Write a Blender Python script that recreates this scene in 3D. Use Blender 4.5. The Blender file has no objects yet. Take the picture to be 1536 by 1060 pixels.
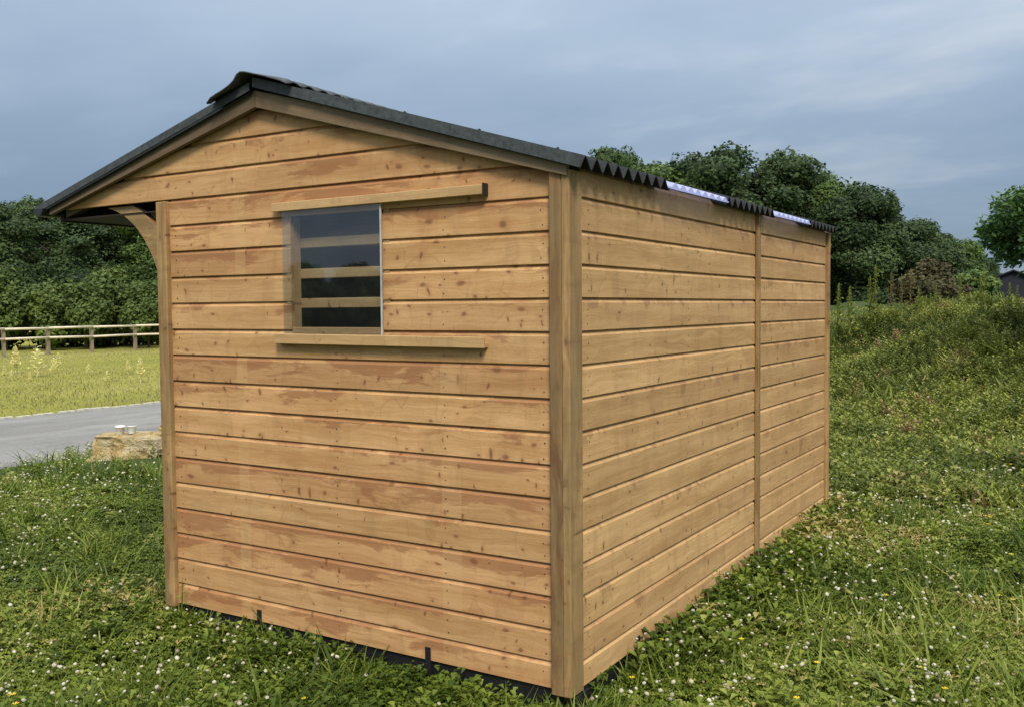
import bpy, math, random
import numpy as np
from mathutils import Vector, Matrix

R = math.radians
rnd = random.Random(7)
rng = np.random.default_rng(11)
S = bpy.context.scene
COL = S.collection

# ------------------------------------------------------------------ camera
F = Vector((-0.52458957, 0.85005796, -0.0469814))
RT = Vector((0.85116463, 0.52484066, -0.00781391))
UP = Vector((-0.01801548, 0.044088, 0.9988652))
CAM = Vector((1.73322443, -3.25043835, 1.6445804))
cd = bpy.data.cameras.new('camera')
cam = bpy.data.objects.new('camera', cd); COL.objects.link(cam)
m = Matrix((RT, UP, -F)).transposed().to_4x4(); m.translation = CAM
cam.matrix_world = m
cd.sensor_fit = 'HORIZONTAL'; cd.sensor_width = 36; cd.lens = 1441.8 / 1536 * 36
cd.clip_start = 0.05; cd.clip_end = 3000
S.camera = cam
FL = 1441.8

def ray(px, py):
    return F + RT * ((px - 768) / FL) - UP * ((py - 530) / FL)
def at(px, py, D):
    d = ray(px, py); h = math.hypot(d.x, d.y); return CAM + d * (D / h)

# ------------------------------------------------------------------ light
SUN_EL, SUN_AZ = 47, 141      # azimuth clockwise from +y
CLOUD = 1.0
W = bpy.data.worlds.new('World'); S.world = W; W.use_nodes = True
nt = W.node_tree; N = nt.nodes; L = nt.links; N.clear()
def nd(t, **k):
    n = N.new(t)
    for a, b in k.items(): setattr(n, a, b)
    return n
out = nd('ShaderNodeOutputWorld'); bg = nd('ShaderNodeBackground'); bg.inputs[1].default_value = 0.12
sky = nd('ShaderNodeTexSky'); sky.sky_type = 'NISHITA'; sky.sun_disc = False
sky.sun_elevation = R(SUN_EL); sky.sun_rotation = R(SUN_AZ); sky.air_density = 1.2; sky.dust_density = 1.5
tc = nd('ShaderNodeTexCoord')
sep = nd('ShaderNodeSeparateXYZ'); L.new(tc.outputs['Generated'], sep.inputs[0])
def mth(op, a, b=None, c=None):
    n = nd('ShaderNodeMath'); n.operation = op
    for i, v in enumerate((a, b, c)):
        if v is None: continue
        if isinstance(v, (int, float)): n.inputs[i].default_value = v
        else: L.new(v, n.inputs[i])
    return n.outputs[0]
zc = mth('MAXIMUM', sep.outputs[2], 0.0)
den = mth('ADD', zc, 0.16)
cx_ = mth('DIVIDE', sep.outputs[0], den); cy_ = mth('DIVIDE', sep.outputs[1], den)
cmb = nd('ShaderNodeCombineXYZ'); L.new(cx_, cmb.inputs[0]); L.new(cy_, cmb.inputs[1])
mp = nd('ShaderNodeMapping'); mp.inputs['Rotation'].default_value = (0, 0, R(-32)); mp.inputs['Scale'].default_value = (0.55, 1.0, 1)
mp.inputs['Location'].default_value = (3.1, 1.7, 0)
L.new(cmb.outputs[0], mp.inputs[0])
n1 = nd('ShaderNodeTexNoise'); n1.inputs['Scale'].default_value = 0.85; n1.inputs['Detail'].default_value = 5; n1.inputs['Roughness'].default_value = 0.5
n1.inputs['Distortion'].default_value = 0.35
L.new(mp.outputs[0], n1.inputs['Vector'])
# cloud body: soft blue-grey, a little paler where the layer thins
mp2 = nd('ShaderNodeMapping'); mp2.inputs['Rotation'].default_value = (0, 0, R(-32)); mp2.inputs['Scale'].default_value = (0.9, 1.3, 1); mp2.inputs['Location'].default_value = (7.3, 2.2, 0)
L.new(cmb.outputs[0], mp2.inputs[0])
n2 = nd('ShaderNodeTexNoise'); n2.inputs['Scale'].default_value = 1.9; n2.inputs['Detail'].default_value = 4; n2.inputs['Roughness'].default_value = 0.5; L.new(mp2.outputs[0], n2.inputs['Vector'])
cr = nd('ShaderNodeValToRGB'); L.new(mth('ADD', mth('MULTIPLY_ADD', n1.outputs[0], 0.85, -0.13), mth('MULTIPLY', n2.outputs[0], 0.42)), cr.inputs[0])
e = cr.color_ramp.elements
e[0].position = 0.36; e[0].color = (0.78, 1.38, 2.26, 1)
e[1].position = 0.74; e[1].color = (2.75, 3.10, 3.50, 1)
x = cr.color_ramp.elements.new(0.52); x.color = (1.12, 1.74, 2.60, 1)
# overcast deck brightens towards the zenith
gain = mth('MULTIPLY_ADD', mth('POWER', zc, 1.2), 3.4, 0.92)
hi = nd('ShaderNodeMix', data_type='RGBA'); L.new(mth('MULTIPLY', mth('POWER', zc, 0.8), 0.85), hi.inputs[0]); L.new(cr.outputs[0], hi.inputs[6]); hi.inputs[7].default_value = (3.3, 3.3, 3.25, 1)
vm = nd('ShaderNodeVectorMath'); vm.operation = 'SCALE'; L.new(hi.outputs[2], vm.inputs[0]); L.new(gain, vm.inputs['Scale'])
fac = nd('ShaderNodeMapRange'); fac.inputs[1].default_value = -0.02; fac.inputs[2].default_value = 0.12
fac.inputs[3].default_value = 0.80; fac.inputs[4].default_value = 0.93; L.new(sep.outputs[2], fac.inputs[0])
mix = nd('ShaderNodeMix', data_type='RGBA'); L.new(fac.outputs[0], mix.inputs[0]); L.new(sky.outputs[0], mix.inputs[6]); L.new(vm.outputs[0], mix.inputs[7])
L.new(mix.outputs[2], bg.inputs[0]); L.new(bg.outputs[0], out.inputs[0])

sl = bpy.data.lights.new('sun', 'SUN'); sl.energy = 2.7; sl.angle = R(16); sl.color = (1.0, 0.92, 0.78)
so = bpy.data.objects.new('sun', sl); COL.objects.link(so)
sd = Vector((math.sin(R(SUN_AZ)) * math.cos(R(SUN_EL)), math.cos(R(SUN_AZ)) * math.cos(R(SUN_EL)), math.sin(R(SUN_EL))))
so.rotation_euler = (-sd).to_track_quat('-Z', 'Y').to_euler()

S.view_settings.view_transform = 'Standard'; S.view_settings.look = 'None'
S.view_settings.exposure = 0.36; S.view_settings.gamma = 1; S.view_settings.use_curve_mapping = False
S.render.engine = 'CYCLES'; S.cycles.max_bounces = 6; S.cycles.transparent_max_bounces = 12

# ------------------------------------------------------------------ materials
class MT:
    def __init__(s, name, rough=0.7, spec=0.3):
        s.m = bpy.data.materials.new(name); s.m.use_nodes = True
        s.t = s.m.node_tree; s.b = s.t.nodes['Principled BSDF']
        s.b.inputs['Roughness'].default_value = rough; s.b.inputs['Specular IOR Level'].default_value = spec
    def n(s, typ, ins=None, **k):
        n = s.t.nodes.new(typ)
        for a, b in k.items(): setattr(n, a, b)
        for a, b in (ins or {}).items():
            if isinstance(b, bpy.types.NodeSocket): s.t.links.new(b, n.inputs[a])
            else: n.inputs[a].default_value = b
        return n
    def math(s, op, *a):
        n = s.n('ShaderNodeMath', dict(enumerate(a)), operation=op); return n.outputs[0]
    def ramp(s, f, *st):
        n = s.n('ShaderNodeValToRGB', {0: f}); r = n.color_ramp
        while len(r.elements) < len(st): r.elements.new(0.5)
        for q, (p, c) in zip(r.elements, st):
            q.position = p; q.color = (*c, 1) if isinstance(c, tuple) else (c, c, c, 1)
        return n.outputs[0]
    def mix(s, f, a, b, mode='MIX'):
        n = s.n('ShaderNodeMix', data_type='RGBA', blend_type=mode)
        for i, v in ((0, f), (6, a), (7, b)):
            if isinstance(v, bpy.types.NodeSocket): s.t.links.new(v, n.inputs[i])
            elif isinstance(v, tuple): n.inputs[i].default_value = (*v, 1)
            else: n.inputs[i].default_value = v
        return n.outputs[2]
    def noise(s, vec, scale, detail=3, rough=0.55, dist=0):
        return s.n('ShaderNodeTexNoise', {'Vector': vec, 'Scale': scale, 'Detail': detail, 'Roughness': rough, 'Distortion': dist}).outputs[0]
    def map(s, vec, sc=(1, 1, 1), loc=None):
        n = s.n('ShaderNodeMapping', {'Vector': vec, 'Scale': sc})
        if loc is not None:
            if isinstance(loc, bpy.types.NodeSocket): s.t.links.new(loc, n.inputs['Location'])
            else: n.inputs['Location'].default_value = loc
        return n.outputs[0]
    def base(s, c):
        if isinstance(c, tuple): s.b.inputs['Base Color'].default_value = (*c, 1)
        else: s.t.links.new(c, s.b.inputs['Base Color'])
    def bump(s, h, st=0.3, d=0.01):
        n = s.n('ShaderNodeBump', {'Height': h, 'Strength': st, 'Distance': d}); s.t.links.new(n.outputs[0], s.b.inputs['Normal'])
    def rough(s, v): s.t.links.new(v, s.b.inputs['Roughness'])

def wood(name, light, tan, red, stain=1.0, TOPB=0.0, knots=1.0, bands=False, green=None, side=False):
    """softwood: grain runs along the object's local x; local z is across the board"""
    M = MT(name, 0.72, 0.25)
    oi = M.n('ShaderNodeObjectInfo').outputs['Random']
    tcn = M.n('ShaderNodeTexCoord').outputs['Object']
    off = M.n('ShaderNodeCombineXYZ', {0: M.math('MULTIPLY', oi, 91.0), 1: M.math('MULTIPLY', oi, 17.0), 2: M.math('MULTIPLY', oi, 53.0)}).outputs[0]
    v0 = M.n('ShaderNodeVectorMath', {0: tcn, 1: off}, operation='ADD').outputs[0]
    wob = M.n('ShaderNodeTexNoise', {'Vector': M.map(v0, (3, 3, 9)), 'Scale': 1.0, 'Detail': 2}).outputs['Color']
    wv = M.n('ShaderNodeVectorMath', {0: wob, 1: (0.5, 0.5, 0.5)}, operation='SUBTRACT').outputs[0]
    wv = M.n('ShaderNodeVectorMath', {0: wv, 'Scale': 0.075}, operation='SCALE').outputs[0]
    v = M.n('ShaderNodeVectorMath', {0: v0, 1: wv}, operation='ADD').outputs[0]
    grain = M.noise(M.map(v, (1.5, 55, 62)), 1.0, 5, 0.7)
    broad = M.noise(M.map(v, (0.9, 6, 11)), 1.0, 3, 0.55)
    c = M.ramp(M.math('ADD', M.math('MULTIPLY', grain, 0.45), M.math('MULTIPLY', broad, 0.55)), (0.40, tan), (0.60, light))
    # board to board tone
    tone = M.math('FRACT', M.math('MULTIPLY', oi, 37.7))
    c = M.mix(M.math('MULTIPLY', tone, 0.36), c, red, 'MIX') if stain > 0.5 else c
    hs = M.n('ShaderNodeHueSaturation', {'Color': c, 'Value': M.math('MULTIPLY_ADD', M.math('FRACT', M.math('MULTIPLY', oi, 71.3)), 0.20, 0.90)})
    c = hs.outputs[0]
    fine = M.noise(M.map(v0, (90, 90, 170)), 1.0, 3, 0.7)
    c = M.n('ShaderNodeHueSaturation', {'Color': c, 'Value': M.math('MULTIPLY_ADD', fine, 0.34, 0.83)}).outputs[0]
    lz = M.math('DIVIDE', M.n('ShaderNodeSeparateXYZ', {0: tcn}).outputs[2], 0.13)
    lz = M.math('MULTIPLY', M.math('SUBTRACT', lz, 0.5), TOPB)
    sp0 = M.n('ShaderNodeSeparateXYZ', {0: M.map(v, (7, 7, 4.5))}).outputs
    ve = M.n('ShaderNodeTexVoronoi', {'Vector': M.n('ShaderNodeCombineXYZ', {0: sp0[0], 1: sp0[2]}).outputs[0], 'Scale': 1.0}, voronoi_dimensions='2D', feature='DISTANCE_TO_EDGE')
    vc = M.n('ShaderNodeTexVoronoi', {'Vector': M.n('ShaderNodeCombineXYZ', {0: sp0[0], 1: sp0[2]}).outputs[0], 'Scale': 1.0}, voronoi_dimensions='2D')
    cell = M.n('ShaderNodeSeparateColor', {0: vc.outputs['Color']}).outputs[0]
    c = M.n('ShaderNodeHueSaturation', {'Color': c, 'Value': M.math('MULTIPLY_ADD', cell, 0.10, 0.95)}).outputs[0]
    em = M.math('MULTIPLY', M.ramp(ve.outputs['Distance'], (0.0, 1.0), (0.035, 0.0)), M.ramp(M.noise(M.map(v, (4, 2, 9)), 1.0, 2), (0.5, 0.0), (0.62, 1.0)))
    c = M.mix(M.math('MULTIPLY', em, 0.30), c, tuple(a * 0.5 for a in tan), 'MIX')
    # heartwood patches with hard ragged edges
    if side:
        hv = M.math('ADD', M.noise(M.map(v, (6.5, 3, 5)), 1.0, 6, 0.7, 0.4), M.math('MULTIPLY_ADD', M.math('SUBTRACT', tone, 0.5), 0.10, lz))
        hm = M.ramp(hv, (0.62, 0.0), (0.68, 1.0))
    else:
        hv = M.math('ADD', M.noise(M.map(v, (1.9, 3, 8)), 1.0, 7, 0.68, 0.4), M.math('MULTIPLY_ADD', M.math('SUBTRACT', tone, 0.5), 0.16, lz))
        hm = M.ramp(hv, (0.56, 0.0), (0.62, 1.0))
    c = M.mix(M.math('MULTIPLY', hm, 0.56 * stain), c, tuple(a * b for a, b in zip(red, (0.62, 0.52, 0.55))), 'MIX')
    # cross-wise ripple marks left by the planer
    rip = M.noise(M.map(v, (13, 2, 1.2)), 1.0, 3, 0.6)
    c = M.mix(M.math('MULTIPLY', M.ramp(rip, (0.55, 0.0), (0.68, 1.0)), 0.24), c, tuple(a * 0.66 for a in tan), 'MIX')
    kg = M.ramp(M.noise(M.map(v, (0.9, 1, 6)), 1.0, 2), (0.42, 0.12), (0.62, 1.6))
    # knots
    def knot(sc, thr, keep, col, amt):
        nonlocal c
        sp = M.n('ShaderNodeSeparateXYZ', {0: M.map(v, sc)}).outputs
        vo = M.n('ShaderNodeTexVoronoi', {'Vector': M.n('ShaderNodeCombineXYZ', {0: sp[0], 1: sp[2]}).outputs[0], 'Scale': 1.0, 'Randomness': 1.0}, voronoi_dimensions='2D')
        seed = M.n('ShaderNodeSeparateColor', {0: vo.outputs['Color']})
        k = M.math('LESS_THAN', seed.outputs[0], M.math('MULTIPLY', kg, keep))
        rad = M.math('MULTIPLY_ADD', seed.outputs[1], thr, thr * 0.5)
        dd = M.math('DIVIDE', vo.outputs['Distance'], rad)
        mk = M.ramp(dd, (0.35, 1.0), (1.0, 0.0))
        halo = M.ramp(M.math('DIVIDE', vo.outputs['Distance'], M.math('MULTIPLY', rad, 2.6)), (0.2, 1.0), (1.0, 0.0))
        c = M.mix(M.math('MULTIPLY', M.math('MULTIPLY', halo, k), 0.32 * amt), c, red, 'MIX')
        c = M.mix(M.math('MULTIPLY', M.math('MULTIPLY', mk, k), 0.8 * amt), c, col, 'MIX')
    if knots > 0:
        knot((13, 7, 6.5), 0.10, 0.42 * knots, (0.10, 0.042, 0.018), 0.85)
        knot((11, 11, 17), 0.12, 0.20 * knots, (0.10, 0.04, 0.018), 0.8)
        knot((5.5, 7, 9), 0.11, 0.28 * knots, (0.15, 0.065, 0.03), 0.9)
    if green:
        gm = M.ramp(M.noise(M.map(v, (3, 12, 20)), 1.0, 4), (0.45, 0.0), (0.6, 1.0))
        c = M.mix(M.math('MULTIPLY', gm, 0.5), c, green, 'MIX')
    if bands:   # pale strips where stacking laths covered the boards
        px = M.n('ShaderNodeSeparateXYZ', {0: M.n('ShaderNodeNewGeometry').outputs['Position']}).outputs[0]
        for xc, w in ((-0.575, 0.05), (-1.80, 0.035)):
            a = M.math('LESS_THAN', M.math('ABSOLUTE', M.math('SUBTRACT', px, xc)), w)
            a = M.math('MULTIPLY', a, M.math('MULTIPLY_ADD', tone, 0.30, -0.05))
            c = M.mix(a, c, (0.62, 0.42, 0.20), 'MIX')
    M.base(c)
    M.bump(M.math('ADD', M.math('MULTIPLY', grain, 1.0), M.math('MULTIPLY', rip, 0.5)), 0.40, 0.004)
    return M.m

LIGHT, TAN, RED = (0.58, 0.362, 0.170), (0.42, 0.235, 0.094), (0.36, 0.155, 0.062)
M_wood = wood('larch_cladding', LIGHT, TAN, RED, TOPB=0.24, bands=True)
M_side = wood('larch_cladding_side', (0.58, 0.366, 0.168), (0.42, 0.245, 0.100), (0.33, 0.185, 0.085), stain=0.8, TOPB=0.20, knots=0.40, side=True)
M_post = wood('treated_post', (0.43, 0.275, 0.120), (0.21, 0.122, 0.050), (0.17, 0.09, 0.04), stain=0.9, knots=0.8, green=(0.22, 0.165, 0.075))
M_rake = wood('treated_trim_shaded', (0.205, 0.148, 0.088), (0.14, 0.098, 0.056), (0.18, 0.11, 0.06), stain=0.4, knots=0.3)  # base colour darkened to carry the shade of the roof overhang
M_rail = wood('pale_rail', (0.47, 0.31, 0.15), (0.37, 0.23, 0.10), (0.40, 0.22, 0.11), stain=0.3, knots=0.5)

def plain(name, col, rough=0.6, spec=0.3, var=0.2, scale=8, bump=0.0, metal=0):
    M = MT(name, rough, spec)
    v = M.n('ShaderNodeTexCoord').outputs['Object']
    f = M.noise(v, scale, 5, 0.6)
    M.base(M.ramp(f, (0.3, tuple(a * (1 - var) for a in col)), (0.7, tuple(min(1, a * (1 + var)) for a in col))))
    if bump: M.bump(f, bump, 0.01)
    M.b.inputs['Metallic'].default_value = metal
    return M.m
M_roof = plain('bitumen_sheet', (0.016, 0.019, 0.020), 0.75, 0.2, 0.35, 30, 0.2)
M_ridge = plain('bitumen_ridge', (0.050, 0.058, 0.061), 0.65, 0.3, 0.35, 40, 0.3)
M_black = plain('black_steel', (0.012, 0.012, 0.014), 0.5, 0.4, 0.2, 10)
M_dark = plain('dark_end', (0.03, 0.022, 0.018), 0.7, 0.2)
M_pvc = plain('black_plastic', (0.015, 0.016, 0.017), 0.35, 0.5)
M_screw = plain('screw_cap', (0.02, 0.02, 0.022), 0.5)
M_nail = plain('nail_head', (0.09, 0.05, 0.03), 0.6)
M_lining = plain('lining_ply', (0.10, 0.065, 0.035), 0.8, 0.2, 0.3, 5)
M_floor = plain('rubber_floor', (0.03, 0.027, 0.024), 0.9, 0.1)

def m_clear():
    M = MT('clear_sheet', 0.35, 0.5)
    M.base((0.62, 0.66, 0.90)); M.b.inputs['Transmission Weight'].default_value = 0.0
    tr = M.n('ShaderNodeBsdfTranslucent', {'Color': (0.72, 0.76, 0.98, 1)})
    mx = M.n('ShaderNodeMixShader', {0: 0.6})
    M.t.links.new(M.b.outputs[0], mx.inputs[1]); M.t.links.new(tr.outputs[0], mx.inputs[2])
    M.t.links.new(mx.outputs[0], M.t.nodes['Material Output'].inputs[0])
    return M.m
M_clear = m_clear()
def m_glass(name, ior=1.5, tint=(0.90, 0.93, 0.95), haze=0.004):
    M = MT(name)
    v = M.n('ShaderNodeTexCoord').outputs['Object']
    fr = M.n('ShaderNodeFresnel', {'IOR': ior}).outputs[0]
    g = M.n('ShaderNodeBsdfGlossy', {'Roughness': 0.01, 'Color': (1, 1, 1, 1)})
    t = M.n('ShaderNodeBsdfTransparent', {'Color': (*tint, 1)})
    mx = M.n('ShaderNodeMixShader', {0: M.math('MULTIPLY', M.math('MULTIPLY_ADD', fr, 2.0, 0.03), M.math('SUBTRACT', 1.0, M.n('ShaderNodeNewGeometry').outputs['Backfacing']))})
    M.t.links.new(t.outputs[0], mx.inputs[1]); M.t.links.new(g.outputs[0], mx.inputs[2])
    d = M.n('ShaderNodeBsdfDiffuse', {'Color': (0.75, 0.77, 0.78, 1)})
    dust = M.math('MULTIPLY_ADD', M.noise(v, 6, 4), haze * 2.5, haze * 0.3)
    m2 = M.n('ShaderNodeMixShader', {0: dust})
    M.t.links.new(mx.outputs[0], m2.inputs[1]); M.t.links.new(d.outputs[0], m2.inputs[2])
    M.t.links.new(m2.outputs[0], M.t.nodes['Material Output'].inputs[0])
    return M.m
M_glass = m_glass('perspex')
M_edge = plain('perspex_edge', (0.45, 0.45, 0.42), 0.4)
M_tub = plain('white_plastic', (0.80, 0.82, 0.84), 0.4)

def foliage(name, stops, rough=0.6, trans=0.25, spec=0.25):
    """per-leaf tint from the 'tint' attribute"""
    M = MT(name, rough, spec)
    a = M.n('ShaderNodeAttribute', attribute_name='tint').outputs['Fac']
    c = M.ramp(a, *stops); M.base(c)
    tr = M.n('ShaderNodeBsdfTranslucent', {'Color': c})
    mx = M.n('ShaderNodeMixShader', {0: trans})
    M.t.links.new(M.b.outputs[0], mx.inputs[1]); M.t.links.new(tr.outputs[0], mx.inputs[2])
    M.t.links.new(mx.outputs[0], M.t.nodes['Material Output'].inputs[0])
    return M.m
M_grass = foliage('meadow_green', ((0.0, (0.045, 0.079, 0.009)), (0.42, (0.115, 0.164, 0.019)), (0.80, (0.233, 0.278, 0.043)), (0.95, (0.365, 0.389, 0.108)), (1.0, (0.377, 0.317, 0.108))), 0.55, 0.3)
M_bank = foliage('bank_green', ((0.0, (0.066, 0.092, 0.018)), (0.42, (0.153, 0.186, 0.035)), (0.78, (0.279, 0.308, 0.060)), (0.92, (0.372, 0.353, 0.107)), (1.0, (0.267, 0.176, 0.083))), 0.6, 0.3)
M_field = foliage('paddock_grass', ((0.0, (0.126, 0.117, 0.044)), (0.6, (0.190, 0.167, 0.077)), (1.0, (0.283, 0.234, 0.172))), 0.7, 0.2)
M_dock = foliage('yellow_weed', ((0.0, (0.491, 0.508, 0.196)), (0.6, (0.791, 0.750, 0.343)), (1.0, (1.022, 0.895, 0.686))), 0.6, 0.3)
M_white = foliage('clover_white', ((0.0, (0.276, 0.198, 0.119)), (0.3, (0.442, 0.414, 0.306)), (1.0, (0.662, 0.630, 0.493))), 0.8, 0.2)
M_yel = foliage('petal_yellow', ((0.0, (0.75, 0.50, 0.02)), (1.0, (0.85, 0.68, 0.04))), 0.6, 0.2)
M_tree = foliage('wood_foliage', ((0.0, (0.020, 0.040, 0.014)), (0.5, (0.048, 0.085, 0.026)), (1.0, (0.098, 0.148, 0.043))), 0.6, 0.25)
M_tree2 = foliage('wood_foliage_light', ((0.0, (0.029, 0.057, 0.015)), (0.5, (0.068, 0.119, 0.026)), (1.0, (0.138, 0.204, 0.046))), 0.6, 0.25)
M_hedge = foliage('hedge_foliage', ((0.0, (0.039, 0.066, 0.016)), (0.5, (0.097, 0.142, 0.030)), (1.0, (0.187, 0.238, 0.055))), 0.6, 0.25)
M_near = foliage('young_tree_leaf', ((0.0, (0.035, 0.085, 0.020)), (0.5, (0.065, 0.135, 0.032)), (1.0, (0.12, 0.20, 0.055))), 0.5, 0.3)
M_brown = foliage('brown_shrub', ((0.0, (0.043, 0.040, 0.019)), (0.5, (0.081, 0.074, 0.031)), (1.0, (0.136, 0.119, 0.051))), 0.8, 0.15)
M_rust = foliage('rusty_dock', ((0.0, (0.105, 0.075, 0.028)), (1.0, (0.238, 0.188, 0.080))), 0.8, 0.15)
M_bark = plain('bark', (0.10, 0.08, 0.06), 0.9, 0.1, 0.3, 6, 0.4)
M_stem = plain('plant_stem', (0.12, 0.16, 0.05), 0.8, 0.1)

# ------------------------------------------------------------------ helpers
def tag(o, label=None, cat=None, group=None, kind=None):
    if label: o['label'] = label
    if cat: o['category'] = cat
    if group: o['group'] = group
    if kind: o['kind'] = kind
    return o
def empty(name, loc=(0, 0, 0), rz=0):
    o = bpy.data.objects.new(name, None); COL.objects.link(o); o.location = loc; o.rotation_euler.z = rz
    o.empty_display_size = 0.3
    return o
def link(name, me, mat=None, parent=None):
    o = bpy.data.objects.new(name, me); COL.objects.link(o)
    if mat is not None and not me.materials: me.materials.append(mat)
    if parent is not None: o.parent = parent
    return o
class MB:
    def __init__(s): s.v = []; s.f = []
    def add(s, v, f):
        b = len(s.v); s.v += [tuple(p) for p in v]; s.f += [tuple(i + b for i in q) for q in f]; return s
    def box(s, x0, x1, y0, y1, z0, z1):
        return s.add([(x0,y0,z0),(x1,y0,z0),(x1,y1,z0),(x0,y1,z0),(x0,y0,z1),(x1,y0,z1),(x1,y1,z1),(x0,y1,z1)],
                     [(0,3,2,1),(4,5,6,7),(0,1,5,4),(1,2,6,5),(2,3,7,6),(3,0,4,7)])
    def prism(s, prof, y0, y1):      # profile (x,z) CCW seen from -y, extruded along y
        n = len(prof)
        s.add([(x, y0, z) for x, z in prof] + [(x, y1, z) for x, z in prof],
              [tuple(range(n)), tuple(range(2*n-1, n-1, -1))] + [(i, i+n, (i+1) % n + n, (i+1) % n) for i in range(n)])
        return s
    def tube(s, pts, rad, n=6):
        pts = [Vector(p) for p in pts]; rings = []
        for i, p in enumerate(pts):
            d = (pts[min(i+1, len(pts)-1)] - pts[max(i-1, 0)]).normalized()
            a = d.orthogonal().normalized(); b = d.cross(a)
            r = rad[i] if isinstance(rad, (list, tuple)) else rad
            rings.append([p + (a*math.cos(t) + b*math.sin(t))*r for t in [2*math.pi*k/n for k in range(n)]])
        v = [q for rr in rings for q in rr]; f = []
        for i in range(len(pts)-1):
            for k in range(n): f.append((i*n+k, i*n+(k+1) % n, (i+1)*n+(k+1) % n, (i+1)*n+k))
        f.append(tuple(range(n-1, -1, -1))); f.append(tuple(range((len(pts)-1)*n, len(pts)*n)))
        return s.add(v, f)
    def mesh(s, name, smooth=False):
        me = bpy.data.meshes.new(name); me.from_pydata(s.v, [], s.f); me.validate(); me.update()
        if smooth:
            for p in me.polygons: p.use_smooth = True
        return me
    def build(s, name, mat, parent=None, bevel=0, smooth=False):
        o = link(name, s.mesh(name, smooth), mat, parent)
        if bevel:
            b = o.modifiers.new('bevel', 'BEVEL'); b.width = bevel; b.segments = 1; b.limit_method = 'ANGLE'
        return o
def trimesh(name, V, T, tint=None, mat=None, smooth=False):
    me = bpy.data.meshes.new(name); V = np.ascontiguousarray(V, dtype=np.float32); T = np.ascontiguousarray(T, dtype=np.int32)
    me.vertices.add(len(V)); me.vertices.foreach_set('co', V.ravel())
    me.loops.add(T.size); me.loops.foreach_set('vertex_index', T.ravel())
    me.polygons.add(len(T)); me.polygons.foreach_set('loop_start', np.arange(0, T.size, 3, dtype=np.int32))
    me.polygons.foreach_set('loop_total', np.full(len(T), 3, dtype=np.int32))
    if tint is not None:
        a = me.attributes.new('tint', 'FLOAT', 'FACE'); a.data.foreach_set('value', np.ascontiguousarray(tint, dtype=np.float32))
    me.update(calc_edges=True)
    if mat: me.materials.append(mat)
    return me
# smooth numpy value noise
_G = rng.random((256, 256))
def vn(x, y):
    xi = np.floor(x).astype(int); yi = np.floor(y).astype(int); fx = x - xi; fy = y - yi
    fx = fx*fx*(3-2*fx); fy = fy*fy*(3-2*fy)
    g = lambda i, j: _G[i & 255, j & 255]
    return (g(xi, yi)*(1-fx)+g(xi+1, yi)*fx)*(1-fy)+(g(xi, yi+1)*(1-fx)+g(xi+1, yi+1)*fx)*fy
def fbm(x, y, o=4):
    s = 0; a = 0.5
    for k in range(o): s = s + a*vn(x*2**k+17*k, y*2**k+5*k); a *= 0.5
    return s
def sstep(a, b, x):
    t = np.clip((x-a)/(b-a), 0, 1); return t*t*(3-2*t)

ROAD_X0, ROAD_X1 = -12.65, -8.1
def bank_s(x, y):
    return (x - 1.06)*0.70 + (y - 7.7)*0.714
def ground_z(x, y):
    x = np.asarray(x, float); y = np.asarray(y, float)
    s = bank_s(x, y) + (fbm(x*0.35+3, y*0.35)-0.45)*1.2
    h = 1.47*sstep(-0.3, 5.0, s) * (1 - 0.95*sstep(8, 16, s))
    h = h * sstep(-11, -5, x)
    h = h + sstep(0.5, 4, s)*sstep(-8, -4, x)*((fbm(x*0.9, y*0.9)-0.47)*0.42+(fbm(x*2.3+8, y*2.3)-0.47)*0.38)
    und = ((fbm(x*0.8+40, y*0.8+9)-0.47)*0.13+(fbm(x*2.8+4, y*2.8+9)-0.47)*0.06)
    road = sstep(ROAD_X1-0.2, ROAD_X1+1.0, x)
    shed = 1 - sstep(0.2, 1.2, np.maximum(np.maximum(-2.5-x, x-0.1), np.maximum(-0.1-y, y-4.2)))
    h = h + und*road*(1-shed)
    # soil lies a little higher along the flanks
    h = h + 0.05*sstep(-1.6, -3.6, x)*road + 0.05*sstep(1.5, 4.5, y)*sstep(-9, -4, x)
    return h

# ------------------------------------------------------------------ ground
def axis(lo, hi, n0, n1, far):
    core = np.arange(n0, n1, 0.16)
    k = 1.12 ** np.arange(1, 60)
    up = n1 + np.cumsum(0.16*k); up = up[up < far]; dn = n0 - np.cumsum(0.16*k); dn = dn[dn > -far]
    return np.concatenate([[-far], dn[::-1], core, up, [far]])
gx = axis(0, 0, -14, 8, 700.); gy = axis(0, 0, -3, 22, 700.)
X, Y = np.meshgrid(gx, gy, indexing='ij'); Z = ground_z(X, Y)
Z = np.where(np.hypot(X, Y) > 120, 0, Z)
nx, ny = X.shape
idx = np.arange(nx*ny).reshape(nx, ny)
a, b, c_, d_ = idx[:-1, :-1].ravel(), idx[1:, :-1].ravel(), idx[1:, 1:].ravel(), idx[:-1, 1:].ravel()
T = np.concatenate([np.stack([a, b, c_], 1), np.stack([a, c_, d_], 1)])
gm = trimesh('ground', np.stack([X.ravel(), Y.ravel(), Z.ravel()], 1), T)
for p in gm.polygons: p.use_smooth = True
M = MT('ground_soil', 0.95, 0.1)
pos = M.n('ShaderNodeNewGeometry').outputs['Position']
sx = M.n('ShaderNodeSeparateXYZ', {0: pos}).outputs
f1 = M.noise(pos, 1.3, 6, 0.65); f2 = M.noise(pos, 14, 4, 0.6)
near = M.ramp(M.math('ADD', M.math('MULTIPLY', f1, 0.5), M.math('MULTIPLY', f2, 0.5)), (0.36, (0.022, 0.032, 0.010)), (0.55, (0.045, 0.070, 0.020)), (0.68, (0.085, 0.075, 0.035)))
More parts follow.
